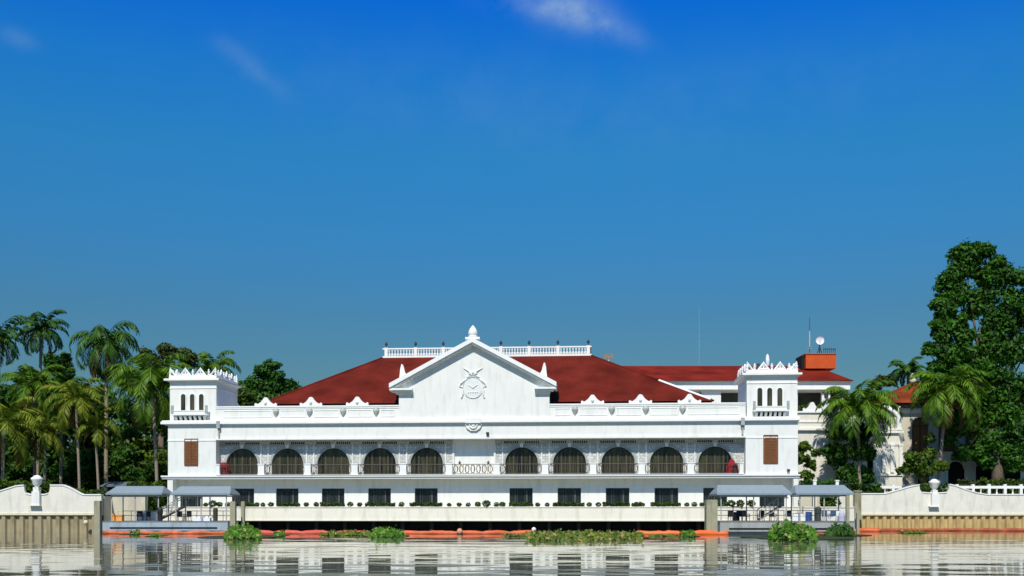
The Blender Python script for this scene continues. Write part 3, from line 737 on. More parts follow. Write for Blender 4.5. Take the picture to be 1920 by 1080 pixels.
# orange rooftop tank house
Yo = 158.0
tk = empty('rooftop_tank', (WX(1532,Yo), Yo, WZ(692,Yo))); tag(tk, 'orange box shaped tank house on top of the red rear roof', 'tank house')
b = MB(); b.box(WX(1504,Yo), WX(1560,Yo), Yo-2, Yo+3, WZ(694,Yo), WZ(668,Yo)); PW(b, 'tank_body', m_orange, tk)
b = MB(); b.box(WX(1503,Yo), WX(1561,Yo), Yo-2.1, Yo+3.1, WZ(668,Yo), WZ(666,Yo)); PW(b, 'roof_slab', m_orange, tk)
b = MB(); b.box(WX(1498.5,Yo), WX(1504,Yo)-.01, Yo-1.2, Yo+2, WZ(694,Yo), WZ(669,Yo)); PW(b, 'dark_side_block', m_dark, tk)  # near-black block for the darker left side of the box
b = MB()
for i in range(7):
    x = WX(1538+i*3.5,Yo); b.tube([(x,Yo-1.8,WZ(666,Yo)),(x,Yo-1.8,WZ(656,Yo))], .05, 5)
b.tube([(WX(1537,Yo),Yo-1.8,WZ(658,Yo)),(WX(1560,Yo),Yo-1.8,WZ(658,Yo))], .05, 5); PW(b, 'guard_rail', m_iron, tk)
zr = WZ(666,Yo)
an = empty('satellite_dish', (WX(1533,Yo), Yo-1, zr)); tag(an, 'small white satellite dish on a dark stand on top of the orange tank house', 'antenna')
b = MB(); b.tube([(0,0,0),(0,0,1.5)], .10, 6); b.tube([(-.4,0,0),(0,0,1.2)], .06, 5); b.tube([(.4,0,0),(0,0,1.2)], .06, 5); b.build('stand', m_iron, an)
b = MB(); n = 16
prof = [(0,.02),(.3,.05),(.5,.13),(.62,.25)]
vs = []; fs = []
for r, d in prof:
    for k in range(n): vs.append((r*cos(2*pi*k/n), -.25-d*-1*-.0-(d-.25)*.8, 2.0 + r*sin(2*pi*k/n)))
for i in range(3):
    for k in range(n): fs.append((i*n+k, i*n+(k+1)%n, (i+1)*n+(k+1)%n, (i+1)*n+k))
b.add(vs, fs); b.tube([(0,-.05,2.0),(0,-.6,2.05)], .05, 5); b.build('dish', m_wplast, an, True)
ms = empty('radio_mast', (WX(1518,Yo), Yo, zr)); tag(ms, 'tall thin grey whip antenna above the orange tank house', 'antenna')
b = MB(); b.tube([(0,0,0),(0,0,2.4),(0,0,5.6)], [.07,.06,.05], 6); b.build('pole', mat('mast_grey', (.06,.09,.13), .6), ms)
b = MB(); b.tube([(0,0,1.2),(.0,0,2.6),(0,0,3.6)], [.10,.11,.08], 6); b.tube([(-.3,0,1.0),(.3,0,1.0)], .04, 5); b.build('radome', m_steel, ms)
Ym = 160.0
b = MB(); x = 0; b.tube([(0,0,0),(0,0,5.0),(0,0,9.0)], [.035,.025,.012], 6)
for z, L_ in ((3.2,.16),(3.8,.12),(8.2,.12),(4.6,.1)): b.tube([(-L_,0,z),(L_,0,z)], .03, 5)
lm = b.build('lattice_mast', mat('faded_white_mast', (.30,.38,.44), .6)); lm.location = (WX(1311,Ym), Ym, WZ(688,Ym)); tag(lm, 'very thin pale antenna mast above the rear roof left of the right tower', 'antenna')
# antenna unit on right tower
p = L2W(Sx(1439,3), 3, 17.0)
tr = empty('tower_antenna', p, -TH); tag(tr, 'white capsule antenna with small dark bracket on top of the right tower', 'antenna')
b = MB(); b.tube([(0,0,0),(0,0,1.7)], .06, 6); b.build('pole', m_iron, tr)
b = MB(); b.lathe(0,0,[(.05,1.5),(.20,1.6),(.22,2.2),(.16,2.6),(.03,2.8)], 10); b.build('capsule', m_wplast, tr, True)
b = MB(); b.box(-1.1,-.1,-.05,.05,1.45,1.55); b.box(-1.15,-.85,-.1,.1,1.35,1.75); b.box(-.6,-.4,-.1,.1,1.45,1.7); b.box(-.95,-.9,-.02,.02,0,1.4); b.build('bracket', m_iron, tr)
# twin floodlight on roof hip
p = L2W(Sx(1141,13), 13, Zp(678,1141,13))
fl = empty('roof_floodlights', p, -TH); tag(fl, 'pair of small beige floodlights on the right hip of the main roof', 'floodlight')
b = MB(); b.tube([(0,0,-.4),(0,0,.45)], .07, 6); b.tube([(-.35,0,.45),(.35,0,.45)], .05, 5); b.build('stand', m_wplast, fl)
for sx in (-.3, .32):
    b = MB(); b.tube([(sx,.1,.75),(sx,-.3,.6)], [.18,.32], 10); b.build('floodlight', mat('beige_metal', (.45,.36,.24), .5) if 'beige_metal' not in bpy.data.materials else bpy.data.materials['beige_metal'], fl)

# ------------------------------------------------------------------ white pavilion right of the tower
Yw = 133.0
pv = empty('garden_pavilion', (WX(1595,Yw), Yw, 2.05)); tag(pv, 'low white pavilion with stepped parapet, pilasters and scrolls beside the right tower', 'building')
q = lambda px: WX(px, Yw); zz = lambda py: WZ(py, Yw)
b = MB(); b.box(q(1480), q(1626), Yw, Yw+9, 2.06, zz(772)); b.box(q(1640), q(1692), Yw+.001, Yw+8.9, 2.06, zz(812)); b.box(q(1626), q(1640), Yw+.8, Yw+8, 2.06, zz(800)); b.box(q(1626), q(1640), Yw, Yw+.79, zz(834), zz(801)); PW(b, 'wall', m_wall2, pv)
b = MB(); b.box(q(1480), q(1690), Yw-.35, Yw-.002, zz(807), zz(803)); b.box(q(1480), q(1627), Yw-.2, Yw+.2, zz(774), zz(771)); b.box(q(1480), q(1627), Yw-.1, Yw-.003, zz(792), zz(789)); b.box(q(1638), q(1693), Yw-.3, Yw+9, zz(812), zz(808)+.001)
b.box(q(1640), q(1692), Yw-.15, Yw-.004, zz(892), zz(887)); PW(b, 'cornice', m_trim, pv)
b = MB(); b.box(q(1627), q(1639.5), Yw+.7, Yw+.79, zz(905), zz(835)); PW(b, 'doorway', m_dark, pv)
for px in (1640, 1656, 1672, 1688):
    b = MB(); b.box(q(px-3.2), q(px+3.2), Yw-.28, Yw-.005, zz(886), zz(836)); b.box(q(px-4.2), q(px+4.2), Yw-.34, Yw-.004, zz(836), zz(832)); PW(b, 'pilaster', m_trim, pv)
for px in (1648, 1664, 1680):
    b = MB(); b.box(q(px-4), q(px+4), Yw-.06, Yw-.003, zz(836), zz(833.5)); PW(b, 'panel_shadow', m_grey, pv)
b = MB(); b.prism(crest_poly(q(1523), zz(771), 1.15, 1.0), Yw-.1, Yw+.2); PW(b, 'crest', m_trim, pv)
b = MB(); b.prism(crest_poly(q(1558), zz(771), .7, .7), Yw-.1, Yw+.2); PW(b, 'crest', m_trim, pv)
b = MB()
b.tube([W(1692,828,Yw), W(1686,800,Yw), W(1684,780,Yw), W(1676,772,Yw), W(1663,764,Yw)], [.3,.34,.3,.26,.32], 8); b.tube([W(1684,778,Yw), W(1686,762,Yw)], [.22,.14], 8); b.tube([W(1660,803,Yw), W(1676,797,Yw)], [.3,.2], 8)
b.lathe(q(1662), Yw, [(.1,-.3),(.38,-.1),(.38,.15),(.1,.35)], 10, zz(763)); PW(b, 'scroll', m_trim, pv, True)
b = MB(); b.lathe(q(1632), Yw+.2, [(.3,0),(.18,.5),(.4,1.1),(.42,1.7),(.15,2.1),(.2,2.4),(.02,2.9)], 10, zz(800)); b.lathe(q(1634), Yw+.3, [(.2,0),(.2,2.0),(.4,2.3),(.1,2.9)], 8, zz(770)); PW(b, 'urn', m_trim, pv, True)
# terracotta-roofed house
Yh = 141.0
hs = empty('tiled_house', (WX(1780,Yh), Yh, 2.05)); tag(hs, 'cream garden house with orange clay tile roof and tall brown arched windows', 'house')
q = lambda px: WX(px, Yh); zz = lambda py: WZ(py, Yh)
b = MB(); b.box(q(1668), q(1960), Yh, Yh+14, 2.06, zz(760)); PW(b, 'wall', m_cream, hs)
b = MB(); b.box(q(1664), q(1965), Yh-.2, Yh-.002, zz(775), zz(770)); b.box(q(1664), q(1965), Yh-.3, Yh-.003, zz(770), zz(766)); PW(b, 'wall_moulding', m_trim, hs)
b = MB(); e = zz(757); A = [(q(1642),Yh-1.4,e),(q(1975),Yh-1.4,e),(q(1975),Yh+16,e),(q(1642),Yh+16,e)]; B = [(WX(1712,Yh+7),Yh+7,WZ(716,Yh+7)),(WX(1920,Yh+7),Yh+7,WZ(716,Yh+7))]
b.add(A+B, [(0,1,5,4),(1,2,5),(2,3,4,5),(3,0,4),(0,3,2,1)]); PW(b, 'roof', m_tile, hs)
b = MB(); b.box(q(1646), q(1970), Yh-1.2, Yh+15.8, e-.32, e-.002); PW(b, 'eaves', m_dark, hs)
b = MB(); b.lathe(WX(1712,Yh+7), Yh+7, [(.4,-.2),(.5,.2),(.3,.5),(.4,.8),(.1,1.2)], 8, WZ(716,Yh+7)); PW(b, 'roof_finial', m_cream, hs, True)
for px, py0, py1 in ((1724.5, 850, 784), (1775, 850, 784), (1826, 850, 784)):
    hw = .95; cx = q(px); z0, z1 = zz(py0), zz(py1)
    b = MB(); b.prism([(cx-hw,z0),(cx+hw,z0)] + arc_pts(cx, hw, z1-hw, 12)[::-1], Yh-.05, Yh+.02); wn_ = PW(b, 'arched_window', m_shut, hs)
    f = MB(); oy = Yh-.05
    f.tube([(cx-hw,oy,z0)] + [(x,oy,z) for x,z in arc_pts(cx, hw, z1-hw, 12)] + [(cx+hw,oy,z0)], .12, 5); f.box(cx-.06, cx+.06, Yh-.12, Yh-.051, z0, z1-.1); f.box(cx-hw+.1, cx+hw-.1, Yh-.11, Yh-.052, z1-hw-.1, z1-hw)
    ox, oy_, oz = hs.location; f.v = [(x-ox,y-oy_,z-oz) for x,y,z in f.v]; fo = f.build('frame', m_mull, wn_)
# low arcade under the big tree
Ya = 137.0
ga_ = empty('garden_arcade', (WX(1850,Ya), Ya, 2.05)); tag(ga_, 'low white arcade with dark arches in the shade of the huge tree', 'building')
b = MB(); q = lambda px: WX(px, Ya); zz = lambda py: WZ(py, Ya)
cur = q(1742); ztp = zz(852)
cs = [1793, 1845, 1898, 1950]
for c in cs:
    c = q(c); r = 1.05; zs = zz(880)
    b.quad((cur,Ya,2.06),(c-r,Ya,2.06),(c-r,Ya,ztp),(cur,Ya,ztp)); ap = arc_pts(c, r, zs, 12)
    for (x0,z0),(x1,z1) in zip(ap[:-1],ap[1:]): b.quad((x0,Ya,z0),(x1,Ya,z1),(x1,Ya,ztp),(x0,Ya,ztp)); b.quad((x0,Ya,z0),(x0,Ya+.4,z0),(x1,Ya+.4,z1),(x1,Ya,z1))
    cur = c+r
b.quad((cur,Ya,2.06),(q(1990),Ya,2.06),(q(1990),Ya,ztp),(cur,Ya,ztp)); b.box(q(1740), q(1992), Ya-.2, Ya+5, ztp, ztp+.35)
PW(b, 'arch_wall', m_wall2, ga_)
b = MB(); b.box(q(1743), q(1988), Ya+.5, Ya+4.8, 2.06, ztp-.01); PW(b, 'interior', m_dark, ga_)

# ------------------------------------------------------------------ river walls and sheet piling
def sheet_pile(x0, x1, Y, ztop, name, label, m):
    vs = []; fs = []; per = .98; x = x0; prof = []
    dirn = 1
    while x < x1:
        prof += [(x, 0), (x+per*.38, 0), (x+per*.52, .26), (x+per*.86, .26)]
        x += per
    prof = [(min(a, x1), d) for a, d in prof] + [(x1, 0)]
    n = len(prof)
    vs = [(a, Y+d, -3) for a,d in prof] + [(a, Y+d, ztop) for a,d in prof]
    b = MB(); b.add(vs, [(i, i+1, i+1+n, i+n) for i in range(n-1)])
    o = b.build(name, m); tag(o, label, 'retaining wall'); return o
zS = WZ(965.5, BL)
sheet_pile(-120, XL, BL, zS, 'sheet_pile_wall', 'tan corrugated sheet piling at the water below the left white wall', m_sheet)
zSR = WZ(966, BR)
sheet_pile(XR, 140, BR, zSR, 'sheet_pile_wall', 'ochre corrugated sheet piling at the water below the right white wall', mat('ochre_sheet_pile', (.52,.37,.16), .85, .12, .8, dirt=(.22,.12,.04), dirt_amt=.8, bump=.3))
def river_wall(Y, pts_px, notch_c, x0, x1, zb, root_label):
    rt = empty('river_wall', ((x0+x1)/2, Y, zb)); tag(rt, root_label, 'wall')
    def hgt(px):
        P_ = pts_px
        if px <= P_[0][0]: return P_[0][1]
        for (a, ya), (b_, yb) in zip(P_[:-1], P_[1:]):
            if a <= px <= b_: return ya + (yb-ya)*(px-a)/(b_-a)
        return P_[-1][1]
    b = MB(); n0 = [(x0, zb+.001)]
    top = [(WX(px,Y), WZ(py,Y)) for px, py in pts_px]
    top = [(x0, top[0][1])] + top + [(x1, top[-1][1])]
    b.prism([(x0, zb+.2), (x1, zb+.2)] + top[::-1], Y-.02, Y+.35)
    PW(b, 'wall_panel', m_wall2, rt)
    b = MB(); b.box(x0, x1, Y-.12, Y+.5, zb-.02, zb+.20); PW(b, 'capping_beam', m_cap, rt)
    b = MB()
    for (xa,za),(xb,zb_) in zip(top[:-1], top[1:]):
        if abs(za-zb_) < 1.2*abs(xb-xa)+.01 and xb-xa > .05:
            b.add([(xa,Y-.10,za),(xb,Y-.10,zb_),(xb,Y+.43,zb_),(xa,Y+.43,za),(xa,Y-.10,za+.12),(xb,Y-.10,zb_+.12),(xb,Y+.43,zb_+.12),(xa,Y+.43,za+.12)],
                  [(0,3,2,1),(4,5,6,7),(0,1,5,4),(1,2,6,5),(2,3,7,6),(3,0,4,7)])
    PW(b, 'coping', m_trim, rt)
    cx = WX(notch_c, Y)
    b = MB(); b.box(cx-.42, cx+.42, Y-.42, Y-.021, zb+1.1, zb+2.55); b.box(cx-.30, cx+.30, Y-.34, Y+.3, zb+2.55, zb+3.0); b.box(cx-.7, cx+.5, Y-.5, Y-.02, zb+.98, zb+1.1)
    po = PW(b, 'gate_post', m_white, rt)
    b = MB(); b.lathe(cx, Y-.02, [(.20,0),(.28,.15),(.45,.35),(.5,.7),(.62,.85),(.62,1.0),(.42,1.1),(.3,1.25),(.08,1.32)], 14, zb+3.0); u_ = PW(b, 'urn', m_trim, rt, True)
    return rt
lp = [(-260,927),(-110,927),(-60,927),(-8,924),(14,917),(30,912),(45,910.5),(46,920),(48,926),(56,928),(84,928),(90,926),(93,920),(94,910.5),(118,910.5),(128,914),(138,919),(150,926),(156,928.5)]
river_wall(BL, lp, 69.5, -120, XL, zS, 'white river wall with scrolled raised section and urn topped post at the left bank')
rp_ = [(1612,926.5),(1660,926.5),(1672,923),(1700,915),(1715,911),(1724,910),(1725,918),(1729,924),(1740,925),(1762,925),(1776,924),(1779,918),(1780,909),(1790,911),(1812,919),(1832,925),(1850,928)]
river_wall(BR, rp_, 1751.5, XR, 140, zSR, 'white river wall with scrolled raised section and round topped post at the right bank')
# back bank walls behind the docks
b = MB(); y_ = 118.6; b.box(XL+.1, pl[0]-.1, y_-.25, y_+.2, -2, 3.95); b.box(XL+.1, pl[0]-.1, y_-.32, y_+.26, 3.95, 4.08); b.box(XL-.2, XL+.099, BL+.55, y_+.19, -2, 3.94)
tag(b.build('quay_wall', m_cream), 'cream low quay wall behind the left floating dock', 'wall')
b = MB(); y_ = pr[1]-.4; b.box(pr[0]+.2, XR, y_-.25, y_+.2, -2, 2.68); b.box(pr[0]+.2, XR, y_-.32, y_+.26, 2.68, 2.80)
tag(b.build('quay_wall', m_wall2), 'white low quay wall behind the right floating dock', 'wall')
Yp = BR-.75; b = MB(); b.box(WX(1603,Yp), WX(1615,Yp), Yp, Yp+.7, zSR-.02, WZ(922,Yp)); b.box(WX(1602,Yp), WX(1616,Yp), Yp-.08, Yp+.72, WZ(922,Yp), WZ(919.5,Yp)); b.box(WX(1601,Yp), WX(1617,Yp), Yp-.1, Yp+.7, zSR-.5, zSR-.021); tag(b.build('wall_pillar', m_conc), 'olive grey square pillar at the left end of the right river wall', 'pillar')
b = MB(); Yk = 119.6; b.box(WX(1500,Yk), WX(1537,Yk), Yk, Yk+.3, 2.05, 4.1); b.box(WX(1499,Yk), WX(1538,Yk), Yk-.06, Yk+.36, 4.1, 4.22); tag(b.build('garden_wall', m_cream), 'short cream garden wall seen under the right canopy of the right dock', 'wall')
# garden balustrade on the right
Yg = 129.5
gbz = empty('garden_balustrade', (WX(1880,Yg), Yg, 2.05)); tag(gbz, 'white garden balustrade just behind the right river wall', 'balustrade')
b = MB(); b.box(WX(1640,Yg), WX(1990,Yg), Yg, Yg+.3, WZ(916,Yg), WZ(911,Yg)); b.box(WX(1640,Yg), WX(1990,Yg), Yg, Yg+.3, 2.06, WZ(932,Yg)); PW(b, 'rails', m_trim, gbz)
for i in range(24):
    x = WX(1645+i*15,Yg); b = MB()
    if i % 2 == 0: b.box(x-.16, x+.16, Yg-.03, Yg+.33, 2.06, WZ(908,Yg)); PW(b, 'balustrade_post', m_trim, gbz)
    else: b.lathe(x, Yg+.15, [(.10,0),(.16,.3),(.06,.7),(.12,1.0)], 6, WZ(932,Yg)); PW(b, 'baluster', m_trim, gbz)

# ------------------------------------------------------------------ docks
def hip_roof(x0, x1, y0, y1, ze, zr_, inset):
    b = MB(); ym = (y0+y1)/2
    A = [(x0,y0,ze),(x1,y0,ze),(x1,y1,ze),(x0,y1,ze)]; B = [(x0+inset,ym,zr_),(x1-inset,ym,zr_)]
    b.add(A+B, [(0,1,5,4),(1,2,5),(2,3,4,5),(3,0,4)])
    b.box(x0+.01, x1-.01, y0+.01, y1-.01, ze-.14, ze-.002)
    return b
def dock(px0, px1, roofs, hullm, name_label, Yf, ramp_px):
    Y1 = Yf+4.3
    rt = empty('floating_dock', (WX((px0+px1)/2,Yf), Yf, 0)); tag(rt, name_label, 'floating dock')
    x0, x1 = WX(px0,Yf), WX(px1,Yf); zt = WZ(977,Yf)
    b = MB(); b.box(x0, x1, Yf, Y1, .28, zt-.06); b.box(x0+.3, x1-.3, Yf+.3, Y1-.3, -.3, .281); PW(b, 'hull', hullm, rt)
    b = MB(); b.box(x0+.9, x1-1.1, Yf-.08, Yf-.002, .52, .64); PW(b, 'rubbing_strip', m_dark, rt)
    b = MB(); b.box(x0-.05, x1+.05, Yf-.06, Y1+.06, zt-.06, zt); PW(b, 'deck', m_deck, rt)
    for (ra, rb, pe, pr_) in roofs:
        xa, xb = WX(ra,Yf), WX(rb,Yf)
        b = hip_roof(xa, xb, Yf+.1, Y1-.1, WZ(pe,Yf), WZ(pr_,Yf+2.5), .45); PW(b, 'canopy_roof', m_blueroof, rt)
        n = 3
        for i in range(n):
            for yy in (Yf+.5, Y1-.5):
                x = xa+.5 + (xb-xa-1)*i/(n-1); b = MB(); b.tube([(x,yy,zt),(x,yy,WZ(pe,Yf)-.1)], .065, 6); PW(b, 'canopy_post', m_steel, rt)
        b = MB()
        for yy in (Yf+.45, Y1-.45): b.box(xa+.4, xb-.4, yy-.05, yy+.05, WZ(pe,Yf)-.30, WZ(pe,Yf)-.16)
        PW(b, 'canopy_beam', m_steel, rt)
    # guard rail on the far side
    b = MB(); yy = Y1-.1
    for z in (.55, 1.05): b.tube([(x0+.2,yy,zt+z),(x1-.2,yy,zt+z)], .035, 5)
    k = int((x1-x0)/1.4)
    for i in range(k+1):
        x = x0+.2+(x1-x0-.4)*i/k; b.tube([(x,yy,zt),(x,yy,zt+1.05)], .035, 5)
    PW(b, 'guard_rail', m_steel, rt)
    # gangway up to the terrace
    gx0, gx1 = [WX(p_,Yf+3) for p_ in ramp_px]
    b = MB(); za, zb_ = zt+.05, 2.75
    b.add([(gx0,Yf+1.2,za),(gx1,Yf+1.2,zb_),(gx1,Yf+2.5,zb_),(gx0,Yf+2.5,za),(gx0,Yf+1.2,za+.14),(gx1,Yf+1.2,zb_+.14),(gx1,Yf+2.5,zb_+.14),(gx0,Yf+2.5,za+.14)], [(0,3,2,1),(4,5,6,7),(0,1,5,4),(1,2,6,5),(2,3,7,6),(3,0,4,7)])
    gw = PW(b, 'gangway', m_deck, rt)
    b = MB()
    for yy in (Yf+1.2, Yf+2.5):
        b.tube([(gx0,yy,za+1.1),(gx1,yy,zb_+1.1),(gx1+(gx1-gx0)*.3,yy,zb_+.9)], .05, 5)
        for i in range(6):
            f_ = i/5; b.tube([(gx0+(gx1-gx0)*f_,yy,za+(zb_-za)*f_),(gx0+(gx1-gx0)*f_,yy,za+(zb_-za)*f_+1.1)], .035, 5)
    PW(b, 'gangway_handrail', m_steel, rt)
    return zt
YD = 111.5; YR = 106.6
zdk = dock(190, 427, [(197, 303, 925, 911.5), (318, 431, 925.5, 912)], m_hull, 'blue grey floating dock with two hipped canopies moored at the left tower', YD, (305, 352))
zdr = dock(1350, 1603, [(1344.5, 1486, 925.5, 909.5), (1493, 1603, 925, 909.5)], m_hull2, 'grey floating dock with two hipped canopies moored at the right tower', YR, (1418, 1458))
# far grey canopy behind left dock
Yc = 119.3
cn = empty('quay_shelter', (WX(230,Yc+4), Yc+4, 2.05)); tag(cn, 'dark grey shelter roof just above the canopy of the left dock', 'shelter')
Yq = 126.0
b = hip_roof(WX(196,Yq), WX(262,Yq), Yq-1.5, Yq+2, WZ(911,Yq), WZ(903,Yq), .6); PW(b, 'shelter_roof', mat('dark_grey_roof', (.12,.15,.18), .6), cn)
for px in (200, 230, 258):
    b = MB(); b.tube([(WX(px,Yq),Yq-1,2.06),(WX(px,Yq),Yq-1,WZ(911,Yq)-.1)], .08, 6); PW(b, 'shelter_post', m_steel, cn)

# dock furniture
def chair(m):
    rt = empty('chair', (0,0,0))
    b = MB(); b.box(-.28,.28,-.27,.27,.42,.49); b.build('seat', m, rt)
    b = MB(); b.box(-.28,.28,.25,.31,.49,1.02); b.build('backrest', m, rt)
    for sx in (-1,1):
        b = MB(); b.box(sx*.28-.03, sx*.28+.03, -.25,.27,.66,.72); b.box(sx*.28-.025, sx*.28+.025, -.24,-.19,.49,.66); b.build('armrest', m, rt)
        for sy in (-1,1):
            b = MB(); b.tube([(sx*.24,sy*.22,.42),(sx*.27,sy*.26,0)], .03, 5); b.build('leg', m, rt)
    return rt
cb = chair(m_black); cw = chair(m_wplast)
spots = [(cb,1372,1.2,20,'leftmost black chair on the right dock near the wide pile'),(cb,1386,2.2,-10,'black chair beside the tall dark stool on the right dock'),(cb,1399,1.3,40,'black chair third from the left on the right dock'),(cb,1427,1.6,-30,'black chair just left of the gangway foot on the right dock'),(cb,1449,1.0,10,'black chair in front of the gangway on the right dock'),(cb,1478,1.4,-15,'black chair between the two canopies of the right dock'),
 (cw,1548,2.4,10,'white chair in the middle under the right canopy of the right dock'),(cw,1562,2.2,-20,'white chair nearest the right dock end posts'),(cw,1574,1.5,160,'white chair turned to the river at the right dock end'),
 (cb,262,1.5,15,'black chair beside the orange crate on the left dock'),(cb,275,2.0,-20,'black chair beside the white cooler on the left dock'),(cb,338,1.0,30,'black chair below the gangway of the left dock'),(cb,352,1.4,-15,'black chair right of the gangway foot on the left dock')]
used = set()
for src, px, dy, rz, lab in spots:
    o = src if id(src) not in used else copy_tree(src); used.add(id(src))
    yd, zd_ = (YR, zdr) if px > 960 else (YD, zdk)
    o.location = (WX(px, yd+dy), yd+dy, zd_); o.rotation_euler = (0,0,R(rz)); tag(o, lab, 'chair', 'chairs on the floating docks')
def prop(name, px, dy, mb, m, label, cat):
    yd, zd_ = (YR, zdr) if px > 960 else (YD, zdk)
    o = mb.build(name, m); o.location = (WX(px, yd+dy), yd+dy, zd_); return tag(o, label, cat)
b = MB(); b.lathe(0,0,[(.30,0),(.32,.1),(.30,.45),(.32,.5),(.30,.9),(.24,.93)], 12); prop('drum', 1516, 1.5, b, m_blue, 'dark blue drum standing on the right dock', 'drum')
b = MB(); b.lathe(0,0,[(.26,0),(.30,.1),(.28,.7),(.33,.78),(.33,1.25),(.20,1.42),(.05,1.46)], 12); prop('mooring_bollard', 1534, .5, b, mat('bollard_green_grey', (.05,.06,.055), .6), 'tall dark grey mooring bollard on the right dock', 'bollard')
b = MB(); b.lathe(0,0,[(.24,0),(.28,.1),(.26,.7),(.31,.78),(.31,1.2),(.20,1.4),(.05,1.46)], 12); prop('mooring_bollard', 300, .5, b, m_black, 'tall black mooring bollard on the left dock', 'bollard')
b = MB(); b.lathe(0,0,[(.24,0),(.26,1.2),(.20,1.35)], 12); prop('mooring_bollard', 404, .5, b, mat('bollard_dark_olive', (.05,.05,.03), .7), 'dark olive bollard near the right end of the left dock', 'bollard')
b = MB(); b.box(-.7,.7,-.35,.35,0,.5); b.box(-.74,.74,-.39,.39,.5,.58); b.box(-.5,.4,-.3,.3,.58,.8); prop('cooler_box', 1497, 2.0, b, m_wplast, 'white box on the right dock beside the blue drum', 'cooler')
b = MB(); b.box(-1.0,1.0,-.4,.4,0,.9); b.box(-1.04,1.04,-.44,.44,.9,.98); prop('cooler_box', 276, 3.2, b, m_wplast, 'big white cooler box against the rail of the left dock', 'cooler')
b = MB(); b.box(-.9,.9,-.35,.35,0,.35); [b.box(-.85+i*.42,-.55+i*.42,-.3,.3,.35,.52) for i in range(5)]; prop('bench_box', 379, 1.2, b, m_wplast, 'low white slatted box at the right end of the left dock', 'box')
b = MB(); b.box(-.55,.55,-.35,.35,0,.55); b.box(-.60,.60,-.4,.4,.55,.64); b.box(-.62,-.4,-.3,.3,.64,.8); prop('orange_crate', 221, 1.5, b, mat('orange_crate', (.75,.33,.07), .7, .2, 2), 'orange yellow crate near the left end of the left dock', 'crate')
b = MB(); b.box(-.3,.3,-.3,.3,0,.9); b.tube([(-.3,0,.9),(-.3,0,1.5)], .05, 5); b.box(-.45,.2,-.2,.2,1.4,1.5); prop('dock_stool', 1380, 2.8, b, m_black, 'tall dark stool with seat plate at the left of the right dock', 'stool')
b = MB(); b.lathe(0,0,[(.34,0),(.36,.5),(.28,.8),(.12,1.0)], 10); prop('life_vest_bag', 1578, .7, b, mat('lilac_bag', (.45,.47,.62), .7), 'pale lilac covered bag at the right end of the right dock', 'bag')

# mooring piles
def pile(px, wpx, Y, ytop, label, m=m_conc, sq=True):
    x = WX(px,Y); w_ = wpx/FPX*Y/2; zt = WZ(ytop,Y)
    b = MB()
    if sq: b.box(x-w_, x+w_, Y, Y+2*w_, -3, zt); b.box(x-w_*.9, x+w_*.9, Y+.05, Y+2*w_-.05, zt, zt+.06)
    else: b.tube([(x,Y+w_,-3),(x,Y+w_,zt)], w_, 12)
    tag(b.build('mooring_pile', m), label, 'pile', 'concrete mooring piles in the river')
pile(181.5, 11, 111, 940, 'olive concrete pile at the left end of the left dock')
pile(436, 10, 108.7, 941, 'slim olive concrete pile at the right end of the left dock')
pile(455, 6.5, 110.5, 941, 'thinnest concrete pile beside the slim one right of the left dock')
pile(1335, 21, 105.2, 938, 'widest concrete pile left of the right dock')
pile(1590, 6, 106.2, 930, 'thin weathered pile at the right end of the right dock', m_conc)
pile(1609, 5, 108, 962, 'short dark pile stub right of the right dock', m_conc)

# ------------------------------------------------------------------ floating booms
def boom(px0, px1, Y, name_label, m, r=.24, wob=.5, seed=0, zc=.12):
    rg = random.Random(seed); rt = empty('floating_boom', (WX((px0+px1)/2,Y), Y, 0)); tag(rt, name_label, 'boom', 'orange floating booms')
    x0, x1 = WX(px0,Y), WX(px1,Y); n = max(3, int((x1-x0)/.45))
    pts = []; rad = []
    ph = rg.uniform(0,6)
    for i in range(n+1):
        f = i/n; x = x0+(x1-x0)*f
        pts.append((x, Y + wob*sin(f*pi*2.3+ph), zc+.03*sin(i*.9+ph)))
        rad.append(r*(.70 if i % 6 == 0 else 1.0)*rg.uniform(.88,1.1))
    b = MB(); b.tube(pts, rad, 10); PW(b, 'float', m, rt, True)
    b = MB()
    for i in range(n): 
        p0, p1 = pts[i], pts[i+1]; b.quad((p0[0],p0[1],-.6),(p1[0],p1[1],-.6),(p1[0],p1[1],.0),(p0[0],p0[1],.0))
    PW(b, 'skirt', m, rt)
    return rt
boom(192, 430, 108.0, 'brownish red floating boom in front of the left dock', mat('rusty_red_boom', (.60,.13,.045), .6, .25, 1.3, dirt=(.22,.11,.05), dirt_amt=.9), .23, .15, 1)
boom(462, 742, 107.6, 'coral red floating boom left of the central water hyacinths', mat('coral_boom', (.60,.10,.06), .55, .12, 1.3, dirt=(.4,.12,.08), dirt_amt=.6), .27, .3, 2)
boom(752, 998, 107.6, 'orange floating boom below the central gable', m_boom, .25, .3, 3)
boom(1192, 1366, 104.9, 'bright orange floating boom passing the wide concrete pile', mat('bright_orange_boom', (.78,.15,.03), .5, .1, 1.3), .30, .3, 4)
boom(1470, 1560, 105.8, 'half hidden dull orange boom below the right dock', m_boom2, .15, .2, 7, .05)
boom(1604, 1920, 122.0, 'dull red floating boom along the right sheet piling', m_boom2, .24, .6, 5)
boom(1600, 1650, 119.0, 'short bright orange boom end beside the right dock', m_boom, .28, .2, 6)
b = MB(); b.lathe(0,0,[(.05,-.2),(.26,-.05),(.30,.15),(.20,.38),(.05,.45)], 12); o = b.build('buoy', mat('faded_orange_buoy', (.65,.30,.16), .6), None, True); o.location = (WX(862,107), 107, .15); tag(o, 'small faded orange buoy on the boom below the gable', 'buoy')
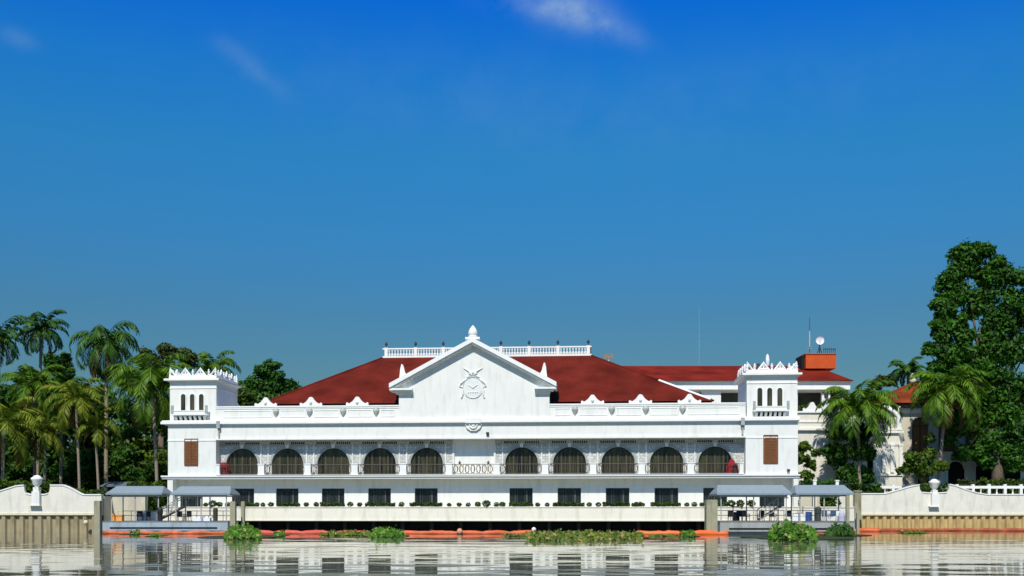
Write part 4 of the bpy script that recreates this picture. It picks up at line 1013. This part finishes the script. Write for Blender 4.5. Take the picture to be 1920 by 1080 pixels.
b = MB(); b.lathe(0,0,[(.05,-.2),(.20,-.05),(.24,.15),(.14,.3),(.04,.34)], 12); o = b.build('buoy', m_wplast, None, True); o.location = (WX(1001,108), 108, .35); tag(o, 'small white float at the right end of the orange boom', 'buoy')
b = MB(); b.lathe(0,0,[(.05,-.2),(.22,-.05),(.26,.15),(.16,.3),(.04,.34)], 12); o = b.build('buoy', m_cap, None, True); o.location = (WX(161,114.9), 114.9, 1.0); tag(o, 'cream round fender hanging on the left sheet piling', 'fender')

# ------------------------------------------------------------------ red covers on the balcony
for k, (px, lab) in enumerate(((419, 'red and dark red cloth covered heap at the left end of the balcony'), (1372, 'red pointed cloth cover at the right end of the balcony'))):
    x, y, z = L2W(Sx(px,.75), .75, zLed1+.03)
    rt = empty('cloth_cover', (x,y,z), -TH); tag(rt, lab, 'cover')
    b = MB(); prof = [(.62,0),(.60,.4),(.55,.8),(.42,1.15),(.22,1.5),(.04,1.72)] if k else [(.58,0),(.60,.5),(.58,.95),(.50,1.25),(.30,1.42),(.04,1.48)]
    n = 20; vs = []; fs = []
    for r, zz_ in prof:
        for j in range(n): rr = r*(1+.10*sin(j*2*pi/n*5)); vs.append((rr*cos(2*pi*j/n), rr*.8*sin(2*pi*j/n), zz_))
    for i in range(len(prof)-1):
        for j in range(n): fs.append((i*n+j, i*n+(j+1)%n, (i+1)*n+(j+1)%n, (i+1)*n+j))
    b.add(vs, fs); b.build('red_cloth', m_red, rt, True)
    b = MB(); b.lathe(.30 if k else -.30, -.12, [(.42,0),(.44,.4),(.36,.9),(.2,1.1)], 12); b.build('dark_cloth', m_dred, rt, True)

# ------------------------------------------------------------------ vegetation
def leaf_cloud(centres, per, size, rng, flat=.8):
    """centres: (n,4) x,y,z,r ; leaf quads scattered towards the shell of every clump"""
    V = []; 
    cs = np.repeat(np.arange(len(centres)), per); Cc = centres[cs]
    N = len(cs); d = rng.normal(size=(N,3)); d /= np.linalg.norm(d, axis=1)[:,None]
    rad = rng.uniform(.22, 1.0, N)**.5*(1+rng.normal(0,.13,N))
    lump = 1 + .22*np.sin(d[:,0]*5+cs)+.18*np.sin(d[:,2]*6+cs*2.1)
    pos = Cc[:,:3] + d*np.array([1,1,flat])*(Cc[:,3]*rad*lump)[:,None]
    nrm = d*.9 + rng.normal(size=(N,3))*.55 + np.array([0,-.1,.35]); nrm /= np.linalg.norm(nrm, axis=1)[:,None]
    a = np.cross(nrm, rng.normal(size=(N,3))); a /= np.linalg.norm(a, axis=1)[:,None]; b_ = np.cross(nrm, a)
    sz = size*rng.uniform(.55, 1.25, N)[:,None]
    q = np.stack([pos-a*sz, pos-b_*sz*.45, pos+a*sz, pos+b_*sz*.45], 1)
    q[:,2,:] -= nrm*sz*.3
    return q.reshape(-1,3)
def quads(V): return np.arange(len(V)).reshape(-1,4)
def tree(name, label, Y, clumps, trunk_px, base_z, mleaf, per=420, size=.42, seed=1, group=None, depth=.8, subs=8, tr_r=.45, cat='tree'):
    """clumps in photo px (x, y, r) at distance Y; each grows several leaf clusters with real depth"""
    rng = np.random.default_rng(seed); rt = empty(name, (WX(trunk_px,Y), Y, base_z)); tag(rt, label, cat, group)
    cen = []
    for (px, py, rp) in clumps:
        c = np.array(W(px,py,Y)); r = rp/FPX*Y
        for k in range(subs):
            d = rng.normal(size=3); d /= np.linalg.norm(d)
            o = d*r*rng.uniform(.35,.85)*np.array([1,depth*1.1,.85])
            cen.append([*(c+o), r*rng.uniform(.34,.56)])
        cen.append([c[0], c[1]-r*.2, c[2], r*.6])
    cen = np.array(cen); V = leaf_cloud(cen, int(per*.62), size*.92, rng) - np.array(rt.location)
    np_mesh('crown', V, quads(V), mleaf, rt)
    b = MB(); bx = WX(trunk_px,Y); zc = min(c[2] for c in cen); 
    mid = np.mean(cen[:,:3], axis=0); fork = (bx*.6+mid[0]*.4, Y, base_z + (mid[2]-base_z)*.55)
    b.tube([(bx,Y,base_z),(bx+.1,Y,base_z+(fork[2]-base_z)*.5), fork], [tr_r*1.25, tr_r, tr_r*.75], 9)
    for i in range(0, len(cen), subs+1):
        e = cen[i][:3]; m_ = [(fork[j]*.5+e[j]*.5) + (0,0,.4)[j] for j in range(3)]
        b.tube([fork, m_, tuple(e)], [tr_r*.34, tr_r*.18, tr_r*.05], 6)
    PW(b, 'trunk', m_bark, rt, True)
    return rt
def palm(label, px, Y, ycrown, base_px, L_, n, mleaf, seed, style='coconut', base_z=2.05, group='palm trees on the river bank', dry=2, tr=.17, leaf_w=.15, up=1.0):
    rng = random.Random(seed); rt = empty('palm_tree', (WX(base_px,Y), Y, base_z)); tag(rt, label, 'palm tree', group)
    tx, ty, tz = W(px, ycrown, Y); ox, oy, oz = rt.location
    top = Vector((tx-ox, ty-oy, tz-oz))
    b = MB(); m_ = 9; pts = []; rad = []
    for i in range(m_):
        f = i/(m_-1); pts.append((top.x*f**1.4, top.y*f, top.z*f)); rad.append(tr*(1.5-.6*f) if i == 0 else tr*(1.12-.25*f))
    b.tube(pts, rad, 9); b.build('trunk', m_palmbark, rt, True)
    V = []; D = []; 
    def frond(az_, e0, ln, grav, tgt, hang):
        p = top.copy(); st = 20; e_ = e0; side = Vector((-sin(az_), cos(az_), 0)); prev = None
        rach = [p.copy()]
        for i in range(st):
            f = i/st; e_ -= grav*(.35+1.1*f)/st*2.2
            d = Vector((cos(az_)*cos(e_), sin(az_)*cos(e_), sin(e_)))
            p = p + d*(ln/st); rach.append(p.copy())
            if i < 1: continue
            prof = sin(pi*min(1, .12+.80*f))**.6
            ll = ln*.26*prof
            for sg in (-1, 1):
                for jj in range(2):
                    q = rach[-2].lerp(rach[-1], jj*.5)
                    dv = (side*sg*rng.uniform(.6,1.0) + d*rng.uniform(.35,.7) + Vector((0,0,-1))*rng.uniform(hang*.6, hang*1.3)).normalized()
                    wv = d*leaf_w*.55 + Vector((0,0,1))*leaf_w*.25*rng.uniform(-1,1)
                    tip = q + dv*ll*rng.uniform(.8,1.1) + Vector((0,0,-ll*.12*hang))
                    mid = q + dv*ll*.55
                    tgt.append([q-wv*.6, mid-wv, tip, mid+wv])
        # rachis ribbon
        for i in range(st):
            u_ = side*.05
            tgt.append([rach[i]-u_, rach[i+1]-u_, rach[i+1]+u_, rach[i]+u_])
    for k in range(n):
        f = (k+.5)/n; az_ = k*2.39996 + rng.uniform(-.25,.25)
        e0 = R(82 - 98*f**.9*up) + rng.uniform(-.1,.1)
        if style == 'royal': frond(az_, e0, L_*rng.uniform(.85,1.05), 1.5, V, .8)
        else: frond(az_, e0, L_*rng.uniform(.85,1.1), .95+.25*f, V, .55)
    arr = np.array([[tuple(p) for p in qd] for qd in V]).reshape(-1,3)
    np_mesh('crown', arr, quads(arr), mleaf, rt)
    if dry:
        for k in range(dry): frond(rng.uniform(0,6.3), R(-30), L_*.8, .9, D, 1.0)
        arr = np.array([[tuple(p) for p in qd] for qd in D]).reshape(-1,3)
        np_mesh('dry_fronds', arr, quads(arr), L_dry, rt)
    return rt
# left bank palms
palm('tall dark palm cut by the left edge of the photo', -2, 130, 632, -4, 4.6, 17, L_palmd, 11, tr=.2, leaf_w=.17)
palm('tallest palm on the left bank with bright upright young fronds', 78, 134, 616, 70, 4.3, 18, L_palmd, 12, tr=.2, leaf_w=.19)
palm('tall royal palm with long drooping fronds and pale straight trunk left of the tower', 200, 132, 640, 199, 6.4, 24, L_palmd, 13, style='royal', tr=.24, leaf_w=.18, dry=3, up=1.25)
palm('low yellowish coconut palm near the left photo edge', 8, 121, 800, 4, 6.0, 22, L_palmy, 14, tr=.2, leaf_w=.16, dry=2)
palm('slim coconut palm behind the left river wall post', 84, 124, 806, 84, 4.4, 15, L_palmy, 15, tr=.15, dry=1)
palm('coconut palm with rusty dry skirt and very thin trunk left of the royal palm', 142, 121.5, 746, 150, 4.6, 16, L_palmy, 16, tr=.15, dry=5)
palm('short bright coconut palm in front of the royal palm trunk', 178, 123, 800, 186, 4.0, 14, L_palmy, 17, tr=.15, dry=1)
palm('broad green coconut palm leaning against the left tower side', 285, 125, 722, 296, 7.0, 28, L_palmg, 18, tr=.2, dry=2, leaf_w=.18)
palm('palm rising behind the roof of the left tower', 398, 150, 690, 400, 4.6, 22, L_palmg, 19, tr=.2, dry=0)
palm('medium green palm below the tallest palm on the left bank', 62, 126, 726, 66, 4.8, 22, L_palmg, 20, tr=.18, dry=2)
palm('deep green palm between the tallest palm and the royal palm', 116, 130, 742, 114, 4.8, 22, L_palmg, 31, tr=.18, dry=2)
# right bank palms
palm('green coconut palm in front of the white pavilion', 1607, 128.6, 768, 1613, 6.2, 32, L_palmg, 21, tr=.2, dry=1, leaf_w=.2, up=.88)
palm('coconut palm with leaning trunk beside the tiled house', 1776, 129, 735, 1757, 6.2, 34, L_palmg, 22, tr=.2, dry=3, leaf_w=.18)
palm('small dark far palm above the tiled roof', 1702, 175, 694, 1702, 3.8, 20, L_palmd, 23, tr=.2, dry=0, leaf_w=.24)
# left bank trees
grp = 'leafy trees on the left bank'
tree('broadleaf_tree', 'dark leafy tree behind the tallest palm', 142, [(58,706,30),(108,682,24),(128,705,20),(95,745,36),(30,750,36)], 70, 2.05, L_dark, 330, .42, 41, grp)
tree('broadleaf_tree', 'dark leafy tree filling the gap behind the slim palms', 140, [(130,800,46),(60,830,50),(170,760,34),(110,860,50)], 110, 2.05, L_dark, 330, .42, 42, grp)
tree('broadleaf_tree', 'olive sparse topped tree between royal palm and left tower', 146, [(275,672,24),(320,662,24),(300,705,34),(352,672,20),(260,730,32)], 300, 2.05, L_olive, 260, .34, 43, grp)
tree('broadleaf_tree', 'dense green tree directly left of the left tower', 138, [(262,780,36),(300,800,34),(250,840,40),(290,860,36)], 275, 2.05, L_mid, 330, .40, 44, grp)
tree('broadleaf_tree', 'dark tree at the far left edge behind the river wall', 136, [(0,850,50),(-40,800,60),(20,890,30),(-30,900,40)], -20, 2.05, L_dark, 300, .42, 45, grp)
tree('broadleaf_tree', 'shadowy low tree behind the left river wall urn', 137, [(70,880,36),(120,885,34),(170,870,40),(215,880,36)], 140, 2.05, L_dark, 300, .40, 46, grp)
tree('broadleaf_tree', 'low dark tree just left of the lower left tower', 133, [(255,890,26),(295,888,24),(230,860,30)], 262, 2.05, L_dark, 300, .36, 47, grp)
tree('broadleaf_tree', 'dark green domed tree behind the palace roof left slope', 168, [(500,692,24),(482,722,28),(520,718,28),(545,730,20),(460,735,24),(500,750,34)], 500, 2.05, L_big, 420, .42, 48, 'trees behind the palace')
tree('broadleaf_tree', 'low green tree behind the left tower crest', 160, [(420,715,20),(455,745,22),(395,720,22)], 425, 2.05, L_mid, 300, .38, 49, 'trees behind the palace')
tree('broadleaf_tree', 'tall dark tree behind the royal palm crown', 156, [(150,728,26),(185,745,30),(235,712,22),(215,760,40),(160,780,44),(245,800,44)], 190, 2.05, L_dark, 260, .45, 71, grp, subs=6)
tree('broadleaf_tree', 'wide dark tree far behind the left river wall', 158, [(20,790,44),(70,770,44),(110,810,44),(30,850,44),(90,870,40),(-30,740,44),(150,850,44)], 60, 2.05, L_dark, 260, .45, 72, grp, subs=6)
tree('broadleaf_tree', 'green background tree showing between royal palm and coconut palm', 154, [(240,850,40),(290,770,34),(300,840,40),(200,840,40),(215,890,30),(270,890,30)], 250, 2.05, L_mid, 240, .42, 73, grp, subs=6)
# right bank trees
big = [(1815,480,34),(1785,515,28),(1850,515,34),(1895,520,34),(1940,540,44),(1775,560,20),(1830,570,38),(1885,585,38),(1765,600,16),(1800,625,28),(1765,655,24),(1850,640,34),(1905,650,40),(1950,640,40),(1760,690,20),(1810,690,30),(1870,705,38),(1925,720,44),(1830,750,34),(1880,775,40),(1935,790,44),(1800,800,28),(1850,825,30),(1905,835,34),(1780,825,16)]
big += [(1748,655,16),(1745,705,18),(1752,740,18),(1850,862,22),(1805,850,20),(1830,846,20),(1895,868,20),(1755,610,14),(1770,580,26),(1785,610,28),(1765,632,22),(1792,560,24),(1775,530,22),(1758,570,18),(1800,500,26),(1840,470,22),(1870,500,26),(1760,715,20),(1775,760,26),(1790,690,30),(1800,545,30),(1860,610,36),(1800,665,36),(1835,690,36),(1870,660,36),(1790,740,28),(1845,780,34),(1890,730,36),(1905,800,36),(1815,770,30),(1860,540,34),(1920,590,40),(1925,860,28),(1885,850,26),(1960,720,44)]
tree('rain_tree', 'huge dark green tree towering at the right edge of the photo', 133, big, 1868, 2.05, L_big, 270, .36, 51, None, tr_r=.7, depth=.7, subs=9)
tree('broadleaf_tree', 'dense glossy dark tree in front of the white pavilion', 129.6, [(1578,815,24),(1612,812,24),(1568,850,26),(1602,850,32),(1628,850,16),(1578,888,24),(1612,888,26)], 1596, 2.05, L_dark, 400, .30, 52, None, depth=.6, tr_r=.25)
tree('broadleaf_tree', 'slender light green shrubby tree touching the right tower wall', 122.5, [(1508,838,13),(1506,862,14),(1522,872,11),(1530,848,9),(1512,890,15)], 1512, 2.05, L_mid, 130, .28, 53, None, tr_r=.1)
tree('broadleaf_tree', 'bright flowering shrub tree below the arched window of the tiled house', 128.6, [(1712,860,20),(1740,850,18),(1730,880,24),(1700,880,16),(1762,872,16),(1745,820,10)], 1735, 2.05, L_mid, 200, .30, 54, None, tr_r=.15)
tree('broadleaf_tree', 'dark shade tree behind the arcade right of the tiled house', 150, [(1800,760,30),(1850,730,34),(1900,760,38),(1760,760,20)], 1850, 2.05, L_dark, 260, .45, 55, None)
tree('broadleaf_tree', 'pale distant tree between pavilion and tiled roof', 230, [(1655,716,14),(1672,712,12),(1640,722,12)], 1658, 2.05, L_olive, 200, .45, 56, None)
tree('broadleaf_tree', 'green plants growing inside the rear loggia', 149, [(1505,768,10),(1520,762,9),(1532,768,10),(1565,764,9),(1512,776,10)], 1512, 12.2, L_mid, 120, .3, 57, None, tr_r=.05, cat='plant')
# hedges
def hedge(label, px0, px1, Y, y0, y1, m, depth=.8, dens=60, size=.16, base=None, seed=1, group=None, name='hedge', cat='hedge'):
    rng = np.random.default_rng(seed); x0, x1 = WX(px0,Y), WX(px1,Y); z0, z1 = (WZ(y0,Y) if base is None else base), WZ(y1,Y)
    n = int(dens*(x1-x0)*((z1-z0)+depth)); 
    pos = np.stack([rng.uniform(x0,x1,n), Y+rng.uniform(-depth/2,depth/2,n), z0+(z1-z0)*rng.uniform(0,1,n)**.6 + .10*np.sin(rng.uniform(0,1,n)*6)], 1)
    pos[:,2] += .12*np.sin(pos[:,0]*2.3)+.07*np.sin(pos[:,0]*5.1)
    pos[:,2] = np.maximum(pos[:,2], z0+.02)
    nrm = rng.normal(size=(n,3)) + np.array([0,-.6,.7]); nrm /= np.linalg.norm(nrm,axis=1)[:,None]
    a = np.cross(nrm, rng.normal(size=(n,3))); a /= np.linalg.norm(a,axis=1)[:,None]; b_ = np.cross(nrm,a); sz = size*rng.uniform(.6,1.3,n)[:,None]
    V = np.stack([pos-a*sz,pos-b_*sz*.6,pos+a*sz,pos+b_*sz*.6],1).reshape(-1,3)
    o = np_mesh(name, V, quads(V), m); return tag(o, label, cat, group)
hedge('low hedge behind the flat part of the left river wall', 100, 196, 118, 925, 919, L_hedge, 1.2, 50, .2, 2.06, 61)
hedge('dark hedge at the left edge behind the river wall scroll', -40, 40, 118, 925, 903, L_mid, 1.5, 50, .25, 2.06, 62)
hedge('round shrub seen in the notches beside the left urn', 44, 96, 118, 925, 905, L_mid, 1.2, 60, .22, 2.06, 63, cat='shrub')
hedge('shrubs on the quay behind the left dock', 240, 312, 122.3, 925, 905, L_mid, 1.2, 60, .22, 2.06, 64)
hedge('green shrub on the quay between the two left canopies', 258, 282, 120.2, 950, 926, L_mid, .8, 90, .22, 2.06, 65, cat='shrub')
hedge('yellowish hedge behind the garden balustrade', 1615, 1840, 131.5, 925, 916, L_olive, 1.2, 50, .2, 2.06, 66)
hedge('green hedge behind the right end of the garden balustrade', 1840, 1960, 132, 925, 899, L_hedge, 1.2, 50, .2, 2.06, 67)
hedge('reddish green hedge right of the right wall post', 1796, 1838, 130.8, 925, 900, L_olive, 1.0, 60, .2, 2.06, 68)
hedge('shrub behind the post of the right river wall', 1722, 1782, 128.6, 925, 908, L_hedge, .7, 60, .2, 2.06, 69, cat='shrub')
hedge('shrub seen under the right canopy of the right dock', 1538, 1568, 117.5, 965, 927, L_mid, .7, 70, .22, 2.06, 70, cat='shrub')
hedge('dark hedge behind the pillar at the left end of the right river wall', 1575, 1650, 128.4, 925, 908, L_dark, 1.0, 60, .24, 2.06, 72)
hedge('dark shrubs behind the right dock canopies', 1500, 1574, 120.5, 925, 902, L_dark, 1.4, 60, .24, 2.06, 71)
def thicket(label, px0, px1, Y, ytop, m, n, seed):
    rng = np.random.default_rng(seed); x = rng.uniform(WX(px0,Y), WX(px1,Y), n); zt = WZ(ytop,Y)*(.75+.25*np.sin(x*.35+seed)*np.sin(x*.13)) 
    pos = np.stack([x, Y+rng.uniform(-1.5,1.5,n), 2.05+(zt-2.05)*rng.uniform(0,1,n)**.8], 1)
    nrm = rng.normal(size=(n,3)) + np.array([0,-.6,.6]); nrm /= np.linalg.norm(nrm,axis=1)[:,None]
    a = np.cross(nrm, rng.normal(size=(n,3))); a /= np.linalg.norm(a,axis=1)[:,None]; b_ = np.cross(nrm,a); sz = .5*rng.uniform(.5,1.2,n)[:,None]
    V = np.stack([pos-a*sz,pos-b_*sz*.6,pos+a*sz,pos+b_*sz*.6],1).reshape(-1,3)
    o = np_mesh('thicket', V, quads(V), m); o['kind'] = 'stuff'; o['label'] = label; o['category'] = 'undergrowth'
thicket('dark undergrowth below the palms on the left bank', -120, 330, 150, 790, L_dark, 26000, 81)
thicket('dark undergrowth behind the right garden', 1690, 2050, 160, 790, L_dark, 14000, 82)
for px, lb in ((1528, 'left one of two white posts above the right dock canopy'), (1570, 'right one of two white posts above the right dock canopy')):
    b = MB(); Yt = 118.6; x = WX(px,Yt); b.box(x-.17, x+.17, Yt, Yt+.34, 2.05, WZ(902,Yt)); b.box(x-.22, x+.22, Yt-.05, Yt+.39, WZ(902,Yt), WZ(900,Yt)); tag(b.build('garden_post', m_trim), lb, 'post', 'white garden posts')
# planter shrubs
tz_ = zT1+.10
rngp = np.random.default_rng(9)
def ball(n=150, r=.30, size=.09):
    d = rngp.normal(size=(n,3)); d /= np.linalg.norm(d,axis=1)[:,None]; pos = d*r*rngp.uniform(.7,1,n)[:,None]*np.array([1.1,1,.85])+np.array([0,0,r*.75])
    pos[:,2] = np.maximum(pos[:,2], .01)
    nrm = d+rngp.normal(size=(n,3))*.5; nrm /= np.linalg.norm(nrm,axis=1)[:,None]
    a = np.cross(nrm, rngp.normal(size=(n,3))); a /= np.linalg.norm(a,axis=1)[:,None]; b_ = np.cross(nrm,a); sz = size*rngp.uniform(.7,1.3,n)[:,None]
    return np.stack([pos-a*sz,pos-b_*sz*.6,pos+a*sz,pos+b_*sz*.6],1).reshape(-1,3)
protos = []
for k in range(3):
    V = ball(); o = np_mesh('clipped_bush', V, quads(V), L_hedge); protos.append(o)
# each bush is told by the window or hedge it stands next to
wname = ['first', 'second', 'third', 'fourth', 'fifth', 'sixth', 'seventh', 'eighth', 'ninth', 'tenth']
bush = [386,399,412,427,482,493,508,574,593,657,674,753,842,861,878,896,912,931,942,1008,1026,1105,1122,1193,1205,1288,1302,1316,1371,1388,1408]
usedb = set()
def where(px):
    import bisect
    k = bisect.bisect(lowc, px)
    left = lowc[k-1] if k > 0 else None; right = lowc[k] if k < 10 else None
    same = [p for p in bush if bisect.bisect(lowc, p) == k]; i = same.index(px)
    pos = {0:'nearest the left one', len(same)-1:'nearest the right one'}.get(i, wname[i]+' from the left one') if len(same) > 1 else 'alone'
    pos = pos.replace('nearest the left one', 'leftmost').replace('nearest the right one', 'rightmost').replace(' from the left one', ' from left')
    if left is None: return 'clipped bush left of the first lower window, %s of its row' % pos
    if right is None: return 'clipped bush right of the tenth lower window, %s of its row' % pos
    return 'clipped bush between %s and %s lower windows, %s' % (wname[k-1], wname[k], pos if pos != 'alone' else 'alone there')
for i, px in enumerate(bush):
    src = protos[i % 3]; o = src if i < 3 else src.copy()
    if i >= 3: C.objects.link(o)
    sc = 1.5 if px in (399, 912, 1388, 1371, 1408) else rngp.uniform(.85, 1.15)
    o.location = L2W(Sx(px,-1.1), -1.1, tz_); o.scale = (sc, sc, sc); o.rotation_euler = (0,0,rngp.uniform(0,6))
    tag(o, where(px), 'bush', 'clipped bushes along the terrace wall')
for i, (a, c) in enumerate(((437,476),(519,562),(600,646),(685,741),(768,829),(955,999),(1037,1096),(1130,1181),(1220,1276),(1330,1364),(1184,1203))):
    x0, x1 = Sx(a,-1.1), Sx(c,-1.1); n = int((x1-x0)*230)
    rg = np.random.default_rng(100+i)
    pos = np.stack([rg.uniform(x0,x1,n)-(x0+x1)/2, rg.uniform(-.2,.2,n), rg.uniform(.02,.42,n)], 1); pos[:,2] *= 1+.15*np.sin(pos[:,0]*4)
    nrm = rg.normal(size=(n,3))+np.array([0,-.6,.6]); nrm /= np.linalg.norm(nrm,axis=1)[:,None]
    aa = np.cross(nrm, rg.normal(size=(n,3))); aa /= np.linalg.norm(aa,axis=1)[:,None]; bb_ = np.cross(nrm,aa); sz = .11*rg.uniform(.7,1.3,n)[:,None]
    V = np.stack([pos-aa*sz,pos-bb_*sz*.6,pos+aa*sz,pos+bb_*sz*.6],1).reshape(-1,3)
    o = np_mesh('planter_hedge', V, quads(V), L_hedge); o.location = L2W((x0+x1)/2, -1.1, tz_); o.rotation_euler = (0,0,-TH)
    tag(o, ('low green hedge in front of the %s lower window from the left' % wname[i]) if i < 10 else 'short low hedge between the eighth and ninth lower windows', 'hedge', 'planter hedges under the lower windows')

# water hyacinths
m_root = mat('hyacinth_roots', (.03,.045,.012), .9, .3, 3)
def hyacinth(label, px0, px1, y0, y1, n, h, m, seed, kind=None, cat='water plant', name='water_hyacinth', size=.16, bulge=0):
    rng = np.random.default_rng(seed); N = n
    px = rng.uniform(px0, px1, N); py = y0 + (y1-y0)*rng.beta(2,2,N)
    edge = np.abs((px-(px0+px1)/2)/((px1-px0)/2)); keep = rng.uniform(size=N) > edge**3*.7; px, py = px[keep], py[keep]; N = len(px)
    Y = FPX*CAMZ/(py-HY); X = (px-CX)/FPX*Y
    nn = .5+.5*np.sin(X*1.3+seed)*np.sin(Y*.9+X*.5); hh = h*(.45+.55*rng.uniform(0,1,N))*(.6+.5*nn)
    if bulge: hh *= (.15+1.05*np.sqrt(np.clip(1-edge[keep]**2,0,1)))
    pos = np.stack([X, Y, hh*rng.uniform(.15,1,N)], 1)
    nrm = rng.normal(size=(N,3))*.6 + np.array([0,-.5,.8]); nrm /= np.linalg.norm(nrm,axis=1)[:,None]
    a = np.cross(nrm, rng.normal(size=(N,3))); a /= np.linalg.norm(a,axis=1)[:,None]; b_ = np.cross(nrm,a); sz = size*rng.uniform(.6,1.3,N)[:,None]
    V = np.stack([pos-a*sz,pos-b_*sz*.8,pos+a*sz,pos+b_*sz*.8],1).reshape(-1,3)
    c0 = np.array([(X.min()+X.max())/2, (Y.min()+Y.max())/2, 0]); V = V-c0
    g = 14; hx, hy = (X.max()-X.min())/2*.86, (Y.max()-Y.min())/2*.55       # matted roots that hold the leaves together
    gu, gv = np.meshgrid(np.linspace(-1,1,g), np.linspace(-1,1,g)); gu2 = gu*np.sqrt(1-gv*gv/2); gv2 = gv*np.sqrt(1-gu*gu/2)
    G = np.stack([gu2.ravel()*hx, gv2.ravel()*hy, .03+.05*rng.uniform(size=g*g)*(1-np.maximum(abs(gu), abs(gv)).ravel())-.0*gu.ravel()], 1)
    ii, jj = np.meshgrid(np.arange(g-1), np.arange(g-1)); bb = (jj*g+ii).ravel(); Fg = np.stack([bb, bb+1, bb+g+1, bb+g], 1)
    o = np_mesh(name, np.vstack([G, V]), np.vstack([Fg, quads(V)+len(G)]), m)
    o.data.materials.append(m_root); mi = np.zeros(len(o.data.polygons), dtype='i'); mi[:len(Fg)] = 1; o.data.polygons.foreach_set('material_index', mi); o.location = c0
    if kind: o['kind'] = kind; o['label'] = label; o['category'] = cat
    else: tag(o, label, cat, 'clumps of water hyacinth')
hyacinth('bright green water hyacinth clump at the slim piles right of the left dock', 420, 490, 1001, 1014, 1200, 1.1, L_hya, 1, bulge=1)
hyacinth('small tuft of water hyacinth on the coral boom', 513, 535, 1002, 1006, 110, .5, L_hya, 2, kind='stuff')
hyacinth('low patch of water hyacinth along the coral boom', 600, 700, 1001, 1006, 420, .5, L_hya2, 3, kind='stuff')
hyacinth('bushy green water hyacinth clump between coral and orange booms', 690, 760, 1001, 1010, 700, .85, L_hya, 4, bulge=1)
hyacinth('wide mixed green and brown water hyacinth mat right of the gable', 985, 1206, 1001, 1016, 3200, .55, L_hya2, 5, size=.17, kind='stuff')
hyacinth('thin scattered leaves trailing left of the wide hyacinth mat', 940, 1000, 1003, 1007, 120, .25, L_hya2, 6, kind='stuff')
hyacinth('small green water hyacinth clump on the bright orange boom', 1274, 1303, 1002, 1009, 260, .65, L_hya, 7)
hyacinth('thin leaves along the front of the bright orange boom', 1215, 1275, 1004, 1007, 150, .2, L_hya2, 8, kind='stuff')
hyacinth('biggest lush green water hyacinth clump in front of the right dock', 1440, 1532, 1001, 1017, 2200, 1.4, L_hya, 9, bulge=1, size=.19)
hyacinth('dark green water hyacinth clump at the right end of the right dock', 1548, 1602, 1000, 1007, 900, 1.2, leaf_mat('hyacinth_dark', (.015,.06,.006), (.07,.16,.015)), 10, bulge=1)
hyacinth('sparse leaves floating before the right boom', 1690, 1735, 998, 1001, 110, .35, L_hya2, 11, kind='stuff')
hyacinth('yellow green tuft on the brownish boom before the left dock', 243, 262, 1000, 1004, 130, .5, L_hya2, 12)
hyacinth('tiny green tuft floating before the left dock', 280, 300, 1003, 1007, 60, .3, L_hya, 13, kind='stuff')
